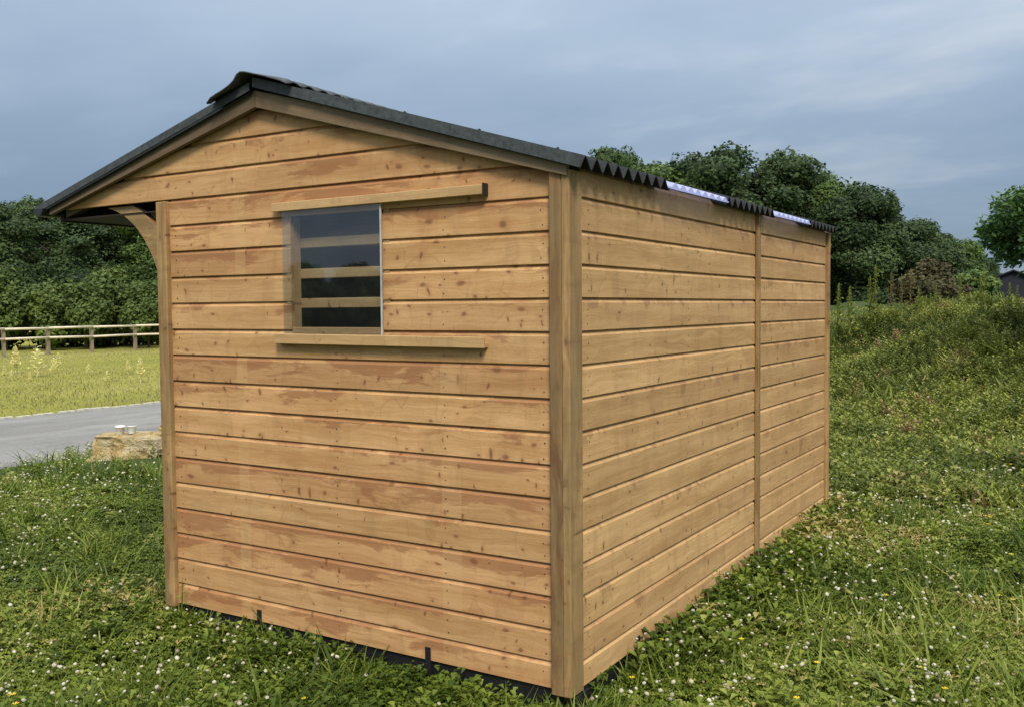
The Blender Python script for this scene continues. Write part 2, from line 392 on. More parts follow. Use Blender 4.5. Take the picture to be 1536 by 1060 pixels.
f3 = M.noise(M.map(pos, (0.22, 0.07, 1)), 1.0, 5, 0.6); f4 = M.noise(pos, 5, 4, 0.7)
fld = M.ramp(M.math('ADD', M.math('MULTIPLY', f3, 0.6), M.math('MULTIPLY', f4, 0.4)), (0.36, (0.165, 0.17, 0.028)), (0.5, (0.235, 0.23, 0.045)), (0.66, (0.31, 0.28, 0.085)))
M.base(M.mix(M.math('LESS_THAN', sx[0], ROAD_X0 + 0.02), near, fld))
M.bump(f2, 0.6, 0.03)
g = link('ground', gm, M.m); tag(g, kind='structure')

# road: a grey sheet a few mm above the soil
yy = np.arange(-60, 120.1, 1.5)
rb = MB()
edge = lambda y: ROAD_X1 + 0.28*math.sin(y*0.9) * 0.5 + 0.12*math.sin(y*2.7+1)
for i in range(len(yy)-1):
    y0, y1 = yy[i], yy[i+1]
    rb.add([(ROAD_X0, y0, 0.006), (edge(y0), y0, 0.006), (edge(y1), y1, 0.006), (ROAD_X0, y1, 0.006)], [(0, 1, 2, 3)])
M = MT('tarmac', 0.95, 0.1)
pos = M.n('ShaderNodeNewGeometry').outputs['Position']
f = M.noise(pos, 28, 5, 0.8); fb = M.noise(M.map(pos, (1.2, 0.35, 1)), 1.0, 5, 0.6); sp = M.n('ShaderNodeTexVoronoi', {'Vector': pos, 'Scale': 3.0})
c = M.ramp(M.math('ADD', M.math('MULTIPLY', f, 0.45), M.math('MULTIPLY', fb, 0.55)), (0.34, (0.150, 0.147, 0.140)), (0.5, (0.215, 0.210, 0.200)), (0.66, (0.290, 0.284, 0.270)))
c = M.mix(M.math('MULTIPLY', M.ramp(sp.outputs['Distance'], (0.03, 1.0), (0.07, 0.0)), 0.7), c, (0.42, 0.41, 0.38))
c = M.mix(M.math('MULTIPLY', M.ramp(M.noise(M.map(pos, (2.2, 0.9, 1)), 1.0, 6, 0.7, 0.6), (0.52, 0.0), (0.60, 1.0)), 0.35), c, (0.13, 0.125, 0.115))
M.base(c); M.bump(f, 0.4, 0.006)
o = rb.build('road', M.m); tag(o, kind='structure')
# stone edging beyond the road
edg = empty('road_edging', (ROAD_X0 - 0.05, 0, 0)); tag(edg, kind='structure')
M_edgst = plain('edging_stone', (0.46, 0.44, 0.36), 0.9, 0.1, 0.35, 9, 0.4)
y = 0.5
stones = []
for k in range(3):
    b = MB(); w = [0.22, 0.34, 0.27][k]; b.box(-0.045, 0.045, -w/2, w/2, -0.08, 0.035)
    stones.append(b.mesh('edging_stone'))
k = 0
while y < 14:
    o = link('edging_stone', stones[k % 3], M_edgst, edg)
    bw = [0.22, 0.34, 0.27][k % 3]
    o.location = (rnd.uniform(-0.012, 0.012), y + bw/2, rnd.uniform(-0.02, 0.004)); o.rotation_euler.z = rnd.uniform(-0.06, 0.06)
    y += bw + rnd.uniform(0.02, 0.09); k += 1

# ------------------------------------------------------------------ field shelter
PZ, P0 = 0.13, 0.25        # board pitch and height of the lowest joint line
WX, LY = -2.335, 3.955     # far sides
shed = empty('field_shelter', (0, 0, 0))
tag(shed, 'timber field shelter of golden overlapping boards under a black corrugated roof', 'field shelter')
apex_x, apex_z, sl_, sr_ = -1.635, 2.581, 0.252, 0.27
def under(x): return apex_z - (sl_*(apex_x-x) if x < apex_x else sr_*(x-apex_x))   # underside of rake trim
_cache = {}
def board(length_b, length_t, shift_t, h, top_open=True):
    """one overlapping board; local x along it, y=0 face plane, -y outwards; z from its joint line"""
    key = (round(length_b, 3), round(length_t, 3), round(shift_t, 3), round(h, 3))
    if key in _cache: return _cache[key]
    # (depth, z) profile, outwards is negative
    prof = [(0.012, 0.0035), (0.0015, 0.0035), (0.0, 0.0055), (0.0, h-0.0165), (0.0026, h-0.013), (0.0100, h-0.004), (0.0130, h+0.0035), (0.020, h+0.0035), (0.020, 0.0035)]
    n = len(prof); v = []
    for s in (0, 1):
        for dpt, z in prof:
            t = min(max(z/h, 0), 1)
            x0 = shift_t*t; x1 = length_b + (shift_t+length_t-length_b)*t
            v.append((x0 if s == 0 else x1, dpt, z))
    f = [tuple(range(n)), tuple(range(2*n-1, n-1, -1))] + [(i, i+n, (i+1) % n+n, (i+1) % n) for i in range(n)]
    b = MB().add(v, f); me = b.mesh('board'); me.flip_normals()
    import bmesh
    bm = bmesh.new(); bm.from_mesh(me); bmesh.ops.recalc_face_normals(bm, faces=bm.faces); bm.to_mesh(me); bm.free()
    _cache[key] = me; return me
def put_board(x0, x1, zb, h, mat, plane='front', x0t=None, x1t=None):
    x0t = x0 if x0t is None else x0t; x1t = x1 if x1t is None else x1t
    me = board(x1-x0, x1t-x0t, x0t-x0, h)
    if not me.materials: me.materials.append(mat)
    o = bpy.data.objects.new('board', me); COL.objects.link(o); o.parent = shed
    if me.materials[0] != mat: o.material_slots[0].link = 'OBJECT'; o.material_slots[0].material = mat
    j = rnd.uniform(-0.0012, 0.0012)
    if plane == 'front': o.location = (x0, j, zb)
    elif plane == 'right': o.location = (j, x0, zb); o.rotation_euler.z = R(90)
    elif plane == 'back': o.location = (-x0, LY-j, zb); o.rotation_euler.z = R(180)
    elif plane == 'left': o.location = (WX-j, -x0, zb); o.rotation_euler.z = R(-90)
    return o
OX0, OX1 = -1.467, -0.925
GX0, GX1 = -2.300, -0.086
for k in range(-1, 15):
    zb = P0 + PZ*k; h = PZ
    if k == -1: zb = 0.142; h = P0 - 0.142
    for pl in ('front', 'back'):
        a0, a1 = (GX0, GX1)
        if pl == 'back': a0, a1 = 0.086, 2.300
        if pl == 'front' and 10 <= k <= 13:
            put_board(a0, OX0, zb, h, M_wood); put_board(OX1, a1, zb, h, M_wood)
        elif pl == 'front' and k == 14:   # clipped by the rake at its right end
            put_board(a0, a1, zb, h, M_wood, x1t=GX1)
        else: put_board(a0, a1, zb, h, M_wood if pl == 'front' else M_side, pl)
    if k < 15:
        for (s0, s1) in ((0.076, 2.252), (2.298, 3.895)):
            put_board(s0, s1, zb, h if k < 14 else 0.115, M_side, 'right')
        for (s0, s1) in ((-1.4, -0.076), (-2.75, -1.44), (-3.895, -2.79)):
            put_board(s0, s1, zb, h, M_side, 'left')
def xl(z): return apex_x - (apex_z - z)/sl_ - 0.03
def xr(z): return apex_x + (apex_z - z)/sr_ + 0.03
for k in (15, 16, 17):
    zb = P0+PZ*k; h = PZ
    zt = zb+h
    lo0, lo1 = max(xl(zb), -3.215), min(xr(zb), -0.02)
    tt = min(zt, apex_z)
    put_board(lo0, lo1, zb, h, M_wood, x0t=xl(tt), x1t=xr(tt))
    put_board(-lo1, -lo0, zb, h, M_side, 'back', x0t=-xr(tt), x1t=-xl(tt))

def plank(name, p0, p1, w, t, mat, parent=shed, up=(0, 0, 1), bev=0.0025, label=None):
    """straight timber from p0 to p1 (centre line); w along 'up', t across; local x is the grain"""
    p0 = Vector(p0); p1 = Vector(p1); d = p1-p0; Ln = d.length; ex = d.normalized(); up = Vector(up)
    ey = up.cross(ex).normalized(); ez = ex.cross(ey)
    o = MB().box(0, Ln, -t/2, t/2, -w/2, w/2).build(name, mat, parent, bevel=bev)
    o.matrix_local = Matrix.Translation(p0) @ Matrix((ex, ey, ez)).transposed().to_4x4()
    return o
# posts and battens (grain runs up)
plank('corner_post', (-0.0595, 0.0235, 0.132), (-0.0595, 0.0235, 2.168), 0.055, 0.103, M_post, up=(1, 0, 0), bev=0.004)
plank('corner_post', (-0.0135, 0.0225, 0.134), (-0.0135, 0.0225, 2.168), 0.035, 0.107, M_post, up=(1, 0, 0), bev=0.004)
plank('front_post', (-2.335, 0.006, 0.13), (-2.335, 0.006, 2.193), 0.072, 0.068, M_post, up=(1, 0, 0), bev=0.004)
plank('batten', (0.010, 2.275, 0.138), (0.010, 2.275, 2.17), 0.022, 0.040, M_post, up=(1, 0, 0))
plank('corner_batten', (0.004, 3.925, 0.138), (0.004, 3.925, 2.17), 0.036, 0.056, M_post, up=(1, 0, 0))
plank('back_post', (-0.052, 3.925, 0.13), (-0.052, 3.925, 2.17), 0.07, 0.07, M_post, up=(1, 0, 0))
plank('back_post', (-2.335, 3.94, 0.13), (-2.335, 3.94, 2.17), 0.07, 0.07, M_post, up=(1, 0, 0))
# rake trims under the verge
def rake(yc, t, mat, w=0.078):
    for sgn in (0, 1):
        b = MB()
        xe = -3.245 if sgn == 0 else 0.0
        za, ze = apex_z, under(xe)
        o = w
        gap = 0.0012
        xa = apex_x - gap if sgn == 0 else apex_x + gap
        pts = [(xe, ze), (xa, za), (xa, za+o), (xe, ze+o)] if sgn == 0 else [(xa, za), (xe, ze), (xe, ze+o), (xa, za+o)]
        ang = math.atan2(za-ze, xa-xe) if sgn == 0 else math.atan2(ze-za, xe-xa)
        o_ = MB()
        c, s = math.cos(-ang), math.sin(-ang)
        ox, oz = (xe, ze) if sgn == 0 else (xa, za)
        loc = [((x-ox)*c-(z-oz)*s, (x-ox)*s+(z-oz)*c) for x, z in pts]
        o_.prism(loc, -t/2, t/2)
        ob = o_.build('rake_board', mat, shed, bevel=0.002)
        ob.location = (ox, yc, oz); ob.rotation_euler.y = -ang
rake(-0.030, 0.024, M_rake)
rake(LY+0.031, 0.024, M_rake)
# a second short overlap piece of trim seen two-thirds down the right verge is a scarf joint
# roof sheets
PIT = 0.095
def corr(x_top, z_top, x_bot, z_bot, y0, y1, amp, mat, name, lift=0.0, sharp=0.62, drop=0):
    n = int(round((y1-y0)/PIT*8)); ys = np.linspace(y0, y1, n+1)
    ph = (ys-(-0.06))/PIT
    tri = 1-2*np.abs((ph % 1)*2-1); tri = -tri
    cs = np.cos(2*math.pi*ph)
    w = (sharp*tri + (1-sharp)*cs)
    hz = -amp*w + lift
    b = MB(); v = []; segs = 7
    for j in range(segs+1):
        t = j/segs
        x = x_top+(x_bot-x_top)*t; z = z_top+(z_bot-z_top)*t
        sag = 0.0
        for i in range(n+1): v.append((x, float(ys[i]), z+float(hz[i])+sag))
    f = [(j*(n+1)+i, (j+1)*(n+1)+i, (j+1)*(n+1)+i+1, j*(n+1)+i+1) for j in range(segs) for i in range(n)]
    b.add(v, f); o = b.build(name, mat, shed)
    md = o.modifiers.new('thickness', 'SOLIDIFY'); md.thickness = 0.004; md.offset = 0
    return o
TH = 0.098   # sheet centre above rake underside
AMP = 0.025
for side in (0, 1):
    if side == 1: xt, zt, xb = apex_x+0.01, 2.692, 0.066; zb_ = 2.186
    else: xt, zt, xb = apex_x-0.01, 2.668, -3.335; zb_ = 2.203
    segs_ = [(-0.06, 0.79, 0), (0.79, 1.56, 1), (1.56, 2.41, 0), (2.41, 3.19, 1), (3.19, 3.94, 0)]
    for (a0, a1, cl) in segs_:
        n0 = round((a0+0.06)/PIT); n1 = round((a1+0.06)/PIT)
        y0 = -0.06+n0*PIT; y1 = -0.06+n1*PIT+(0.01 if n1 < 44 else 0)
        corr(xt, zt, xb+(0.012 if cl and side == 1 else 0), zb_-(0.004 if cl else 0), y0, y1, AMP*(0.42 if cl else 1), M_clear if cl else M_roof, 'clear_roof_sheet' if cl else 'roof_sheet', lift=0.004 if cl else 0, sharp=0.1 if cl else 0.55)
    # verge band: the half corrugation that turns down over the rake
    b = MB()
    if side == 1: p = [(xt, zt), (xb, zb_)]
    else: p = [(xb, zb_), (xt, zt)]
    (xa, za), (xc, zc2) = p
    lo_ = 0.023 if side == 1 else 0.014
    b.prism([(xa, za-lo_), (xc, zc2-lo_), (xc, zc2+0.024), (xa, za+0.022)], -0.067, -0.061)
    b.build('verge_strip', M_ridge, shed)
# ridge cap with scalloped wings
b = MB(); prof = [(-0.226, -0.106, 1), (-0.20, -0.082, 1), (-0.165, -0.072, .8), (-0.12, -0.062, .5), (-0.075, -0.048, .25), (-0.045, -0.034, 0), (-0.022, -0.008, 0), (0.0, 0.0, 0), (0.025, -0.004, 0), (0.07, -0.016, 0.1), (0.13, -0.033, .25), (0.19, -0.050, .45), (0.25, -0.068, .6), (0.285, -0.085, .6)]
ys = np.linspace(-0.115, 3.99, 176)
v = []
for yv in ys:
    for dx, dz, wv in prof:
        v.append((-1.651+dx, float(yv), 2.732+dz+wv*0.012*math.cos(2*math.pi*(yv+0.06)/PIT) + 0.003*math.sin(yv*3+dx*9)))
n = len(prof)
f = [(i*n+k, i*n+k+1, (i+1)*n+k+1, (i+1)*n+k) for i in range(len(ys)-1) for k in range(n-1)]
b.add(v, f); o = b.build('ridge_cap', M_ridge, shed, smooth=True)
md = o.modifiers.new('thickness', 'SOLIDIFY'); md.thickness = 0.006; md.offset = 0
# screw caps on the verge corrugation crowns
scr = MB().tube([(0, 0, 0), (0, 0, 0.007), (0, 0, 0.010)], [0.007, 0.006, 0.003], 8).mesh('screw_cap')
for fr in (0.30, 0.50, 0.72, 0.93):
    for side in (0, 1):
        xe = 0.066 if side else -3.335
        x = apex_x + (xe-apex_x)*fr
        z0, z1 = (2.692, 2.186) if side else (2.668, 2.203)
        for yv in (-0.060+PIT*0.5,):
            o = link('screw_cap', scr, M_screw, shed); o.location = (x, yv, z0+(z1-z0)*fr+AMP*0.95)
# eave plates, fascia and gutter
plank('eave_plate', (-0.04, 0.08, 2.170), (-0.04, 3.88, 2.170), 0.05, 0.045, M_side)
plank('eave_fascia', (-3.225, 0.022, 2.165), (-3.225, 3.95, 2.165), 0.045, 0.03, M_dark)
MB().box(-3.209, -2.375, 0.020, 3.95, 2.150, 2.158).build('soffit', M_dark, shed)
gt = MB(); prof = []
n = 9
for i in range(n+1):
    t = math.pi + math.pi*i/n; prof.append((0.042*math.cos(t), 0.042*math.sin(t)))
for i in range(n, -1, -1):
    t = math.pi + math.pi*i/n; prof.append((0.038*math.cos(t), 0.038*math.sin(t)))
gt.prism([(x, z) for x, z in prof], -0.07, 4.0)
gt.prism([(0.042*math.cos(math.pi+math.pi*i/n), 0.042*math.sin(math.pi+math.pi*i/n)) for i in range(n+1)], -0.074, -0.0705)
o = gt.build('gutter', M_pvc, shed); o.location = (-3.300, 0, 2.212)
# rafters and purlins below the canopy
for i, yv in enumerate((0.045, 1.02, 2.0, 3.0, 3.90)):
    b = MB()
    for (xa, xb) in ((-3.19, apex_x), (apex_x+0.0, -0.06)):
        za, zb2 = under(xa)+0.005, under(xb)+0.005
        bb = MB().add([(xa, -0.022, za-0.03), (xb, -0.022, zb2-0.03), (xb, 0.022, zb2-0.03), (xa, 0.022, za-0.03), (xa, -0.022, za+0.03), (xb, -0.022, zb2+0.03), (xb, 0.022, zb2+0.03), (xa, 0.022, za+0.03)],
                      [(0,3,2,1),(4,5,6,7),(0,1,5,4),(1,2,6,5),(2,3,7,6),(3,0,4,7)])
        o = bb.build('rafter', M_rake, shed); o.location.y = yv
for xv in (-3.05, -2.55, -2.05, -1.2, -0.65, -0.2):
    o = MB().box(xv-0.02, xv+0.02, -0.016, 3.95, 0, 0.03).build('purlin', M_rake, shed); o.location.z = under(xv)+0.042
# curved braces of the canopy
def brace(yc):
    outer = []; inner = []
    for i in range(15):
        t = i/14
        # quadratic curve, outer (lower-left) edge and inner edge
        def q(p0, p1, p2): return tuple((1-t)**2*a+2*t*(1-t)*b_+t*t*c for a, b_, c in zip(p0, p1, p2))
        outer.append(q((-2.835, 2.196), (-2.50, 2.125), (-2.385, 1.71)))
        inner.append(q((-2.62, 2.196), (-2.47, 2.135), (-2.372, 1.985)))
    b = MB()
    n = 15
    v = [(x, -0.022, z) for x, z in outer]+[(x, -0.022, z) for x, z in inner]+[(x, 0.022, z) for x, z in outer]+[(x, 0.022, z) for x, z in inner]
    f = []
    for i in range(n-1):
        f += [(i, i+1, n+i+1, n+i), (2*n+i, 3*n+i, 3*n+i+1, 2*n+i+1), (i, 2*n+i, 2*n+i+1, i+1), (n+i, n+i+1, 3*n+i+1, 3*n+i)]
    f += [(0, n, 3*n, 2*n), (n-1, 3*n-1, 4*n-1, 2*n-1)]
    b.add(v, f); o = b.build('brace', M_post, shed, bevel=0.002); o.location.y = yc
brace(0.046); brace(LY-0.05)
# lining, floor, skids, brackets
MB().box(WX+0.03, -0.03, 0.05, LY-0.03, 0.150, 0.17).build('floor', M_floor, shed)
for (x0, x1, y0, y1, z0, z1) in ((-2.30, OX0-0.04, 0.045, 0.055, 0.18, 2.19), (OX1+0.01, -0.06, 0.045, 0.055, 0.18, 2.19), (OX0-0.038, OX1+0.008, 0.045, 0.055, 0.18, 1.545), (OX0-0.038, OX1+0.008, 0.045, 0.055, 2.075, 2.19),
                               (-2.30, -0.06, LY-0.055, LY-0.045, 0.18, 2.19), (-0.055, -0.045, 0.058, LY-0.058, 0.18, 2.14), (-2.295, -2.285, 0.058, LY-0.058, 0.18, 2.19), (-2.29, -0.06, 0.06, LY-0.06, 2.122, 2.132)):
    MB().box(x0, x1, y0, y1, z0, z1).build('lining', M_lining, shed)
MB().box(-2.33, -0.02, 0.012, 0.075, 0.035, 0.140).build('skid', M_black, shed, bevel=0.003)
MB().box(-2.33, -0.02, LY-0.08, LY-0.015, 0.035, 0.140).build('skid', M_black, shed, bevel=0.003)
MB().box(-0.075, -0.012, 0.078, LY-0.083, 0.035, 0.140).build('skid', M_black, shed, bevel=0.003)
MB().box(-2.33, -2.27, 0.078, LY-0.083, 0.035, 0.140).build('skid', M_black, shed, bevel=0.003)
MB().box(-0.016, 0.008, -0.012, 0.20, 0.02, 0.131).build('corner_plate', M_black, shed, bevel=0.002)
for xv in (-1.715, -0.705): MB().box(xv-0.014, xv+0.014, -0.006, 0.02, 0.08, 0.203).build('bracket', M_black, shed, bevel=0.001)
for yv in (0.60, 2.95, 3.5): MB().box(-0.01, 0.006, yv-0.014, yv+0.014, 0.08, 0.195).build('bracket', M_black, shed, bevel=0.001)
# window: sliding pane, rails, reveal and inside bars
win = empty('window', (0, 0, 0)); win.parent = shed
P1, P2 = -0.046, -0.026
plank('top_rail', (-1.552, -0.031, 2.114), (-0.383, -0.031, 2.117), 0.040, 0.012, M_rail, win)
plank('top_spacer', (-1.550, -0.0125, 2.121), (-0.385, -0.0125, 2.124), 0.026, 0.024, M_rail, win)
MB().box(-0.3825, -0.3785, -0.039, -0.001, 2.093, 2.142).build('rail_end', M_dark, win)
plank('bottom_rail', (-1.545, -0.031, 1.512), (-0.383, -0.031, 1.507), 0.046, 0.012, M_rail, win)
plank('bottom_spacer', (-1.543, -0.0125, 1.500), (-0.385, -0.0125, 1.497), 0.022, 0.024, M_rail, win)
MB().box(-1.500, -0.922, -0.0200, -0.0165, 1.517, 2.108).build('pane', M_glass, win)
MB().box(-0.9218, -0.9150, -0.0215, -0.0150, 1.517, 2.106).build('pane_edge', M_edge, win)
plank('jamb', (OX0-0.018, 0.036, 1.55), (OX0-0.018, 0.036, 2.075), 0.034, 0.064, M_rail, win, up=(1, 0, 0))
plank('jamb', (OX1+0.018, 0.036, 1.55), (OX1+0.018, 0.036, 2.075), 0.034, 0.064, M_rail, win, up=(1, 0, 0))
plank('sill', (OX0+0.002, 0.030, 1.549), (OX1-0.002, 0.030, 1.549), 0.030, 0.058, M_rail, win)
for zv in (1.9525, 1.811, 1.6745):
    plank('bar', (-1.50, 0.080, zv), (-0.89, 0.080, zv+0.001), 0.045, 0.03, M_rail, win)
# nail heads, in pairs down the lines of the studs
b = MB()
for xv in (-2.25, -1.20, -0.60, -0.13):
    for k in range(-1, 14):
        if 9 <= k <= 14 and -1.5 < xv < -0.9: continue
        for dz in (0.03, 0.085):
            x = xv+rnd.uniform(-0.008, 0.008); z = P0+PZ*k+dz+rnd.uniform(-0.005, 0.005)
            if k == -1 and dz < 0.05: continue
            b.tube([(x, -0.0021, z), (x, 0.001, z)], 0.0028, 6)
for yv in (0.13, 1.2, 2.22, 2.36, 3.95):
    for k in range(-1, 14):
        for dz in (0.03, 0.085):
            y = yv+rnd.uniform(-0.008, 0.008); z = P0+PZ*k+dz
            if k == -1 and dz < 0.05: continue
            b.tube([(0.0021, y, z), (-0.001, y, z)], 0.0022, 6)
o = b.build('nail_heads', M_nail, shed); tag(o, kind='stuff')
# timber packer under the near corner
o = MB().box(-0.13, 0.13, -0.05, 0.05, 0.0, 0.032).build('timber_packer', M_rail, None, bevel=0.003)
o.location = (-0.02, 0.10, -0.001); o.rotation_euler.z = 0.5
tag(o, 'pale offcut of timber wedged under the near corner of the shelter', 'timber block')

# ------------------------------------------------------------------ rocks and tubs
def rock(name, sx, sy, sz, loc, rz, seed, label, squash=0.75):
    import bmesh
    bm = bmesh.new(); bmesh.ops.create_cube(bm, size=2)
    bmesh.ops.subdivide_edges(bm, edges=bm.edges, cuts=9, use_grid_fill=True)
    from mathutils import noise
    for v in bm.verts:
        p = v.co.copy()
        r = p.length; q = p.normalized()
        p = p*(squash) + q*1.25*(1-squash)
        p.x *= 1.0 + 0.13*(0.5-p.z); p.y *= 1.0 + 0.13*(0.5-p.z)
        nn = noise.fractal(p*1.1+Vector((seed, 0, 0)), 0.8, 2.0, 5) * 0.26
        cr_ = -0.10*max(0, noise.noise(p*2.6+Vector((0, seed, 0)))-0.1)*2.2
        p = p + q*(nn+cr_)
        if p.z > 0.72: p.z = 0.72+(p.z-0.72)*0.25
        v.co = Vector((p.x*sx, p.y*sy, p.z*sz))
    me = bpy.data.meshes.new(name); bm.to_mesh(me); bm.free()
    o = link(name, me, M_rock); o.location = loc; o.rotation_euler.z = rz
    tag(o, label, 'rock', 'pale boulders at the edge of the road'); return o
M = MT('sandstone', 0.95, 0.1)
v = M.n('ShaderNodeTexCoord').outputs['Object']
nz = M.n('ShaderNodeSeparateXYZ', {0: M.n('ShaderNodeNewGeometry').outputs['Normal']}).outputs[2]
f = M.noise(v, 7, 6, 0.7); f2 = M.noise(v, 22, 5, 0.7)
c = M.ramp(M.math('ADD', M.math('MULTIPLY', f, 0.6), M.math('MULTIPLY', f2, 0.4)), (0.36, (0.14, 0.09, 0.035)), (0.46, (0.44, 0.32, 0.14)), (0.60, (0.66, 0.53, 0.29)))
c = M.mix(M.math('MULTIPLY', M.ramp(M.noise(v, 4, 4), (0.5, 0.0), (0.58, 1.0)), 0.6), c, (0.58, 0.50, 0.34))
M.base(c); M.bump(M.math('ADD', f, f2), 1.0, 0.06); M_rock = M.m
rock('boulder', 0.345, 0.25, 0.25, (-7.27, 3.42, 0.12), 0.62, 14, 'large flat topped sandstone boulder carrying the two white tubs', 0.78)
rock('boulder', 0.20, 0.16, 0.15, (-6.93, 3.80, 0.10), 0.2, 9, 'smaller pale boulder half hidden behind the left post of the shelter')
rock('boulder', 0.16, 0.13, 0.10, (-7.28, 4.02, 0.27), 0.9, 21, 'small rough stone perched behind the larger boulder')
def tub(loc, tilt, label):
    t = empty('plastic_tub', loc); t.rotation_euler = tilt; tag(t, label, 'tub', 'white plastic tubs on the boulder')
    n = 14; v = []
    for r, z in ((0.038, 0), (0.040, 0.002), (0.052, 0.078), (0.054, 0.079), (0.054, 0.084), (0.050, 0.084), (0.038, 0.006)):
        v += [(r*math.cos(2*math.pi*k/n), r*math.sin(2*math.pi*k/n), z) for k in range(n)]
    f = [(i*n+k, i*n+(k+1) % n, (i+1)*n+(k+1) % n, (i+1)*n+k) for i in range(6) for k in range(n)]
    f += [tuple(range(n-1, -1, -1)), tuple(range(6*n, 7*n))]
    MB().add(v, f).build('cup_wall', M_tub, t, smooth=True)
p = at(183, 645, 9.93)
tub((-7.36, 3.36, 0.318), (0.05, 0.06, 0), 'white plastic tub on the boulder, the left one of the pair')
tub((-7.25, 3.425, 0.318), (-0.04, -0.08, 0), 'white plastic tub on the boulder, the right one of the pair')

# ------------------------------------------------------------------ paddock fence
M_fp = plain('fence_post_wood', (0.26, 0.20, 0.14), 0.9, 0.1, 0.3, 4, 0.3)
M_fr = plain('fence_rail_wood', (0.66, 0.58, 0.45), 0.85, 0.1, 0.15, 4, 0.2)
fence = empty('paddock_fence', (-33.0, 17.0, 0)); tag(fence, 'post and rail paddock fence with two pale rails along the far grass', 'fence')
fp = []
for i in range(-6, 14):
    px = 6 + i*66.5 if i <= 1 else 73+(i-1)*65
    py = 535.5 - (px/243)*13 if True else 0
    d = ray(px, max(py, 500)); t = -CAM.z/d.z; q = CAM+d*t
    if i <= 6: fp.append(q)
d0 = fp[-1]-fp[-3]
for k in range(9): fp.append(fp[-1]+d0*0.5)
pm = MB().box(-0.06, 0.06, -0.055, 0.055, -0.2, 1.05).mesh('post')
for q in fp:
    o = link('post', pm, M_fp, fence); o.location = (q.x+33.0, q.y-17.0, 0); o.rotation_euler.z = rnd.uniform(-0.2, 0.2)
for z in (1.02, 0.64):
    for i in range(len(fp)-1):
        a_, b_ = fp[i], fp[i+1]
        off = Vector((0.09, -0.02, 0))
        o = MB().tube([(a_.x+33+off.x, a_.y-17, z+rnd.uniform(-.015, .015)), (b_.x+33+off.x, b_.y-17, z+rnd.uniform(-.015, .015))], 0.045, 7).build('rail', M_fr, fence, smooth=True)

# ------------------------------------------------------------------ foliage tools
def leaf_cards(P, Nn, size, tint, spread=0.55, aspect=1.35, ntri=2):
    """small folded leaf-like quads at P facing roughly Nn"""
    n = len(P)
    Nn = Nn + rng.normal(0, spread, (n, 3)); Nn /= np.linalg.norm(Nn, axis=1, keepdims=True)+1e-9
    a = rng.normal(0, 1, (n, 3)); a -= Nn*np.sum(a*Nn, 1, keepdims=True); a /= np.linalg.norm(a, axis=1, keepdims=True)+1e-9
    b = np.cross(Nn, a); s = size*rng.uniform(0.6, 1.3, n)
    s = s[:, None]
    fold = Nn*s*0.22
    V = np.stack([P-a*s*aspect*0.5, P+b*s*0.42-fold*0.5, P+a*s*aspect*0.5, P-b*s*0.42-fold*0.5], 1).reshape(-1, 3)
    i = np.arange(n)*4
    T = np.stack([np.stack([i, i+1, i+2], 1), np.stack([i, i+2, i+3], 1)], 1).reshape(-1, 3)
    return V, T, np.repeat(tint, 2)
def crown_mesh(name, blobs, nleaf, size, mat, seed=0, core=0.72, irregular=0.25):
    """blobs: (cx,cy,cz,rx,ry,rz). leaves fill an outer shell, an opaque leafy core stops see-through"""
    V = []; T = []; C = []; base = 0
    area = np.array([(b[3]*b[4]*b[5])**(2/3) for b in blobs]); cnt = np.maximum((area/area.sum()*nleaf).astype(int), 20)
    for b, c in zip(blobs, cnt):
        u = rng.normal(0, 1, (c, 3)); u /= np.linalg.norm(u, axis=1, keepdims=True)
        ph = rng.uniform(0, 6.28, 6)
        wob = 1 + irregular*(np.sin(u[:, 0]*4+ph[0])*np.sin(u[:, 1]*4+ph[1])*0.6 + 0.5*np.sin(u[:, 2]*7+ph[2]+u[:, 0]*5)*np.sin(u[:, 1]*8+ph[3]))
        r = rng.uniform(0.80, 1.06, c)*wob + (rng.random(c) < 0.05)*rng.uniform(0, 0.12, c)
        P = u*r[:, None]*np.array(b[3:6])+np.array(b[:3])
        tnt = np.clip(rng.normal(0.47, 0.18, c)+rng.uniform(-0.28, 0.28), 0, 1)
        v, t, cc = leaf_cards(P, u+np.array([0, 0, 0.35]), size, tnt)
        V.append(v); T.append(t+base); C.append(cc); base += len(v)
        # core
        nu, nv = 9, 6
        cv = []
        for j in range(nv+1):
            th = math.pi*j/nv
            for i2 in range(nu):
                p2 = 2*math.pi*i2/nu; k = core*rnd.uniform(0.86, 1.0)
                cv.append((b[0]+b[3]*k*math.sin(th)*math.cos(p2), b[1]+b[4]*k*math.sin(th)*math.sin(p2), b[2]+b[5]*k*math.cos(th)))
        ct = []
        for j in range(nv):
            for i2 in range(nu):
                a_, b2, c2, d2 = j*nu+i2, j*nu+(i2+1) % nu, (j+1)*nu+(i2+1) % nu, (j+1)*nu+i2
                ct += [(a_, c2, b2), (a_, d2, c2)]
        V.append(np.array(cv)); T.append(np.array(ct)+base); C.append(np.full(len(ct), 0.15)); base += len(cv)
    return trimesh(name, np.concatenate(V), np.concatenate(T), np.concatenate(C), mat)
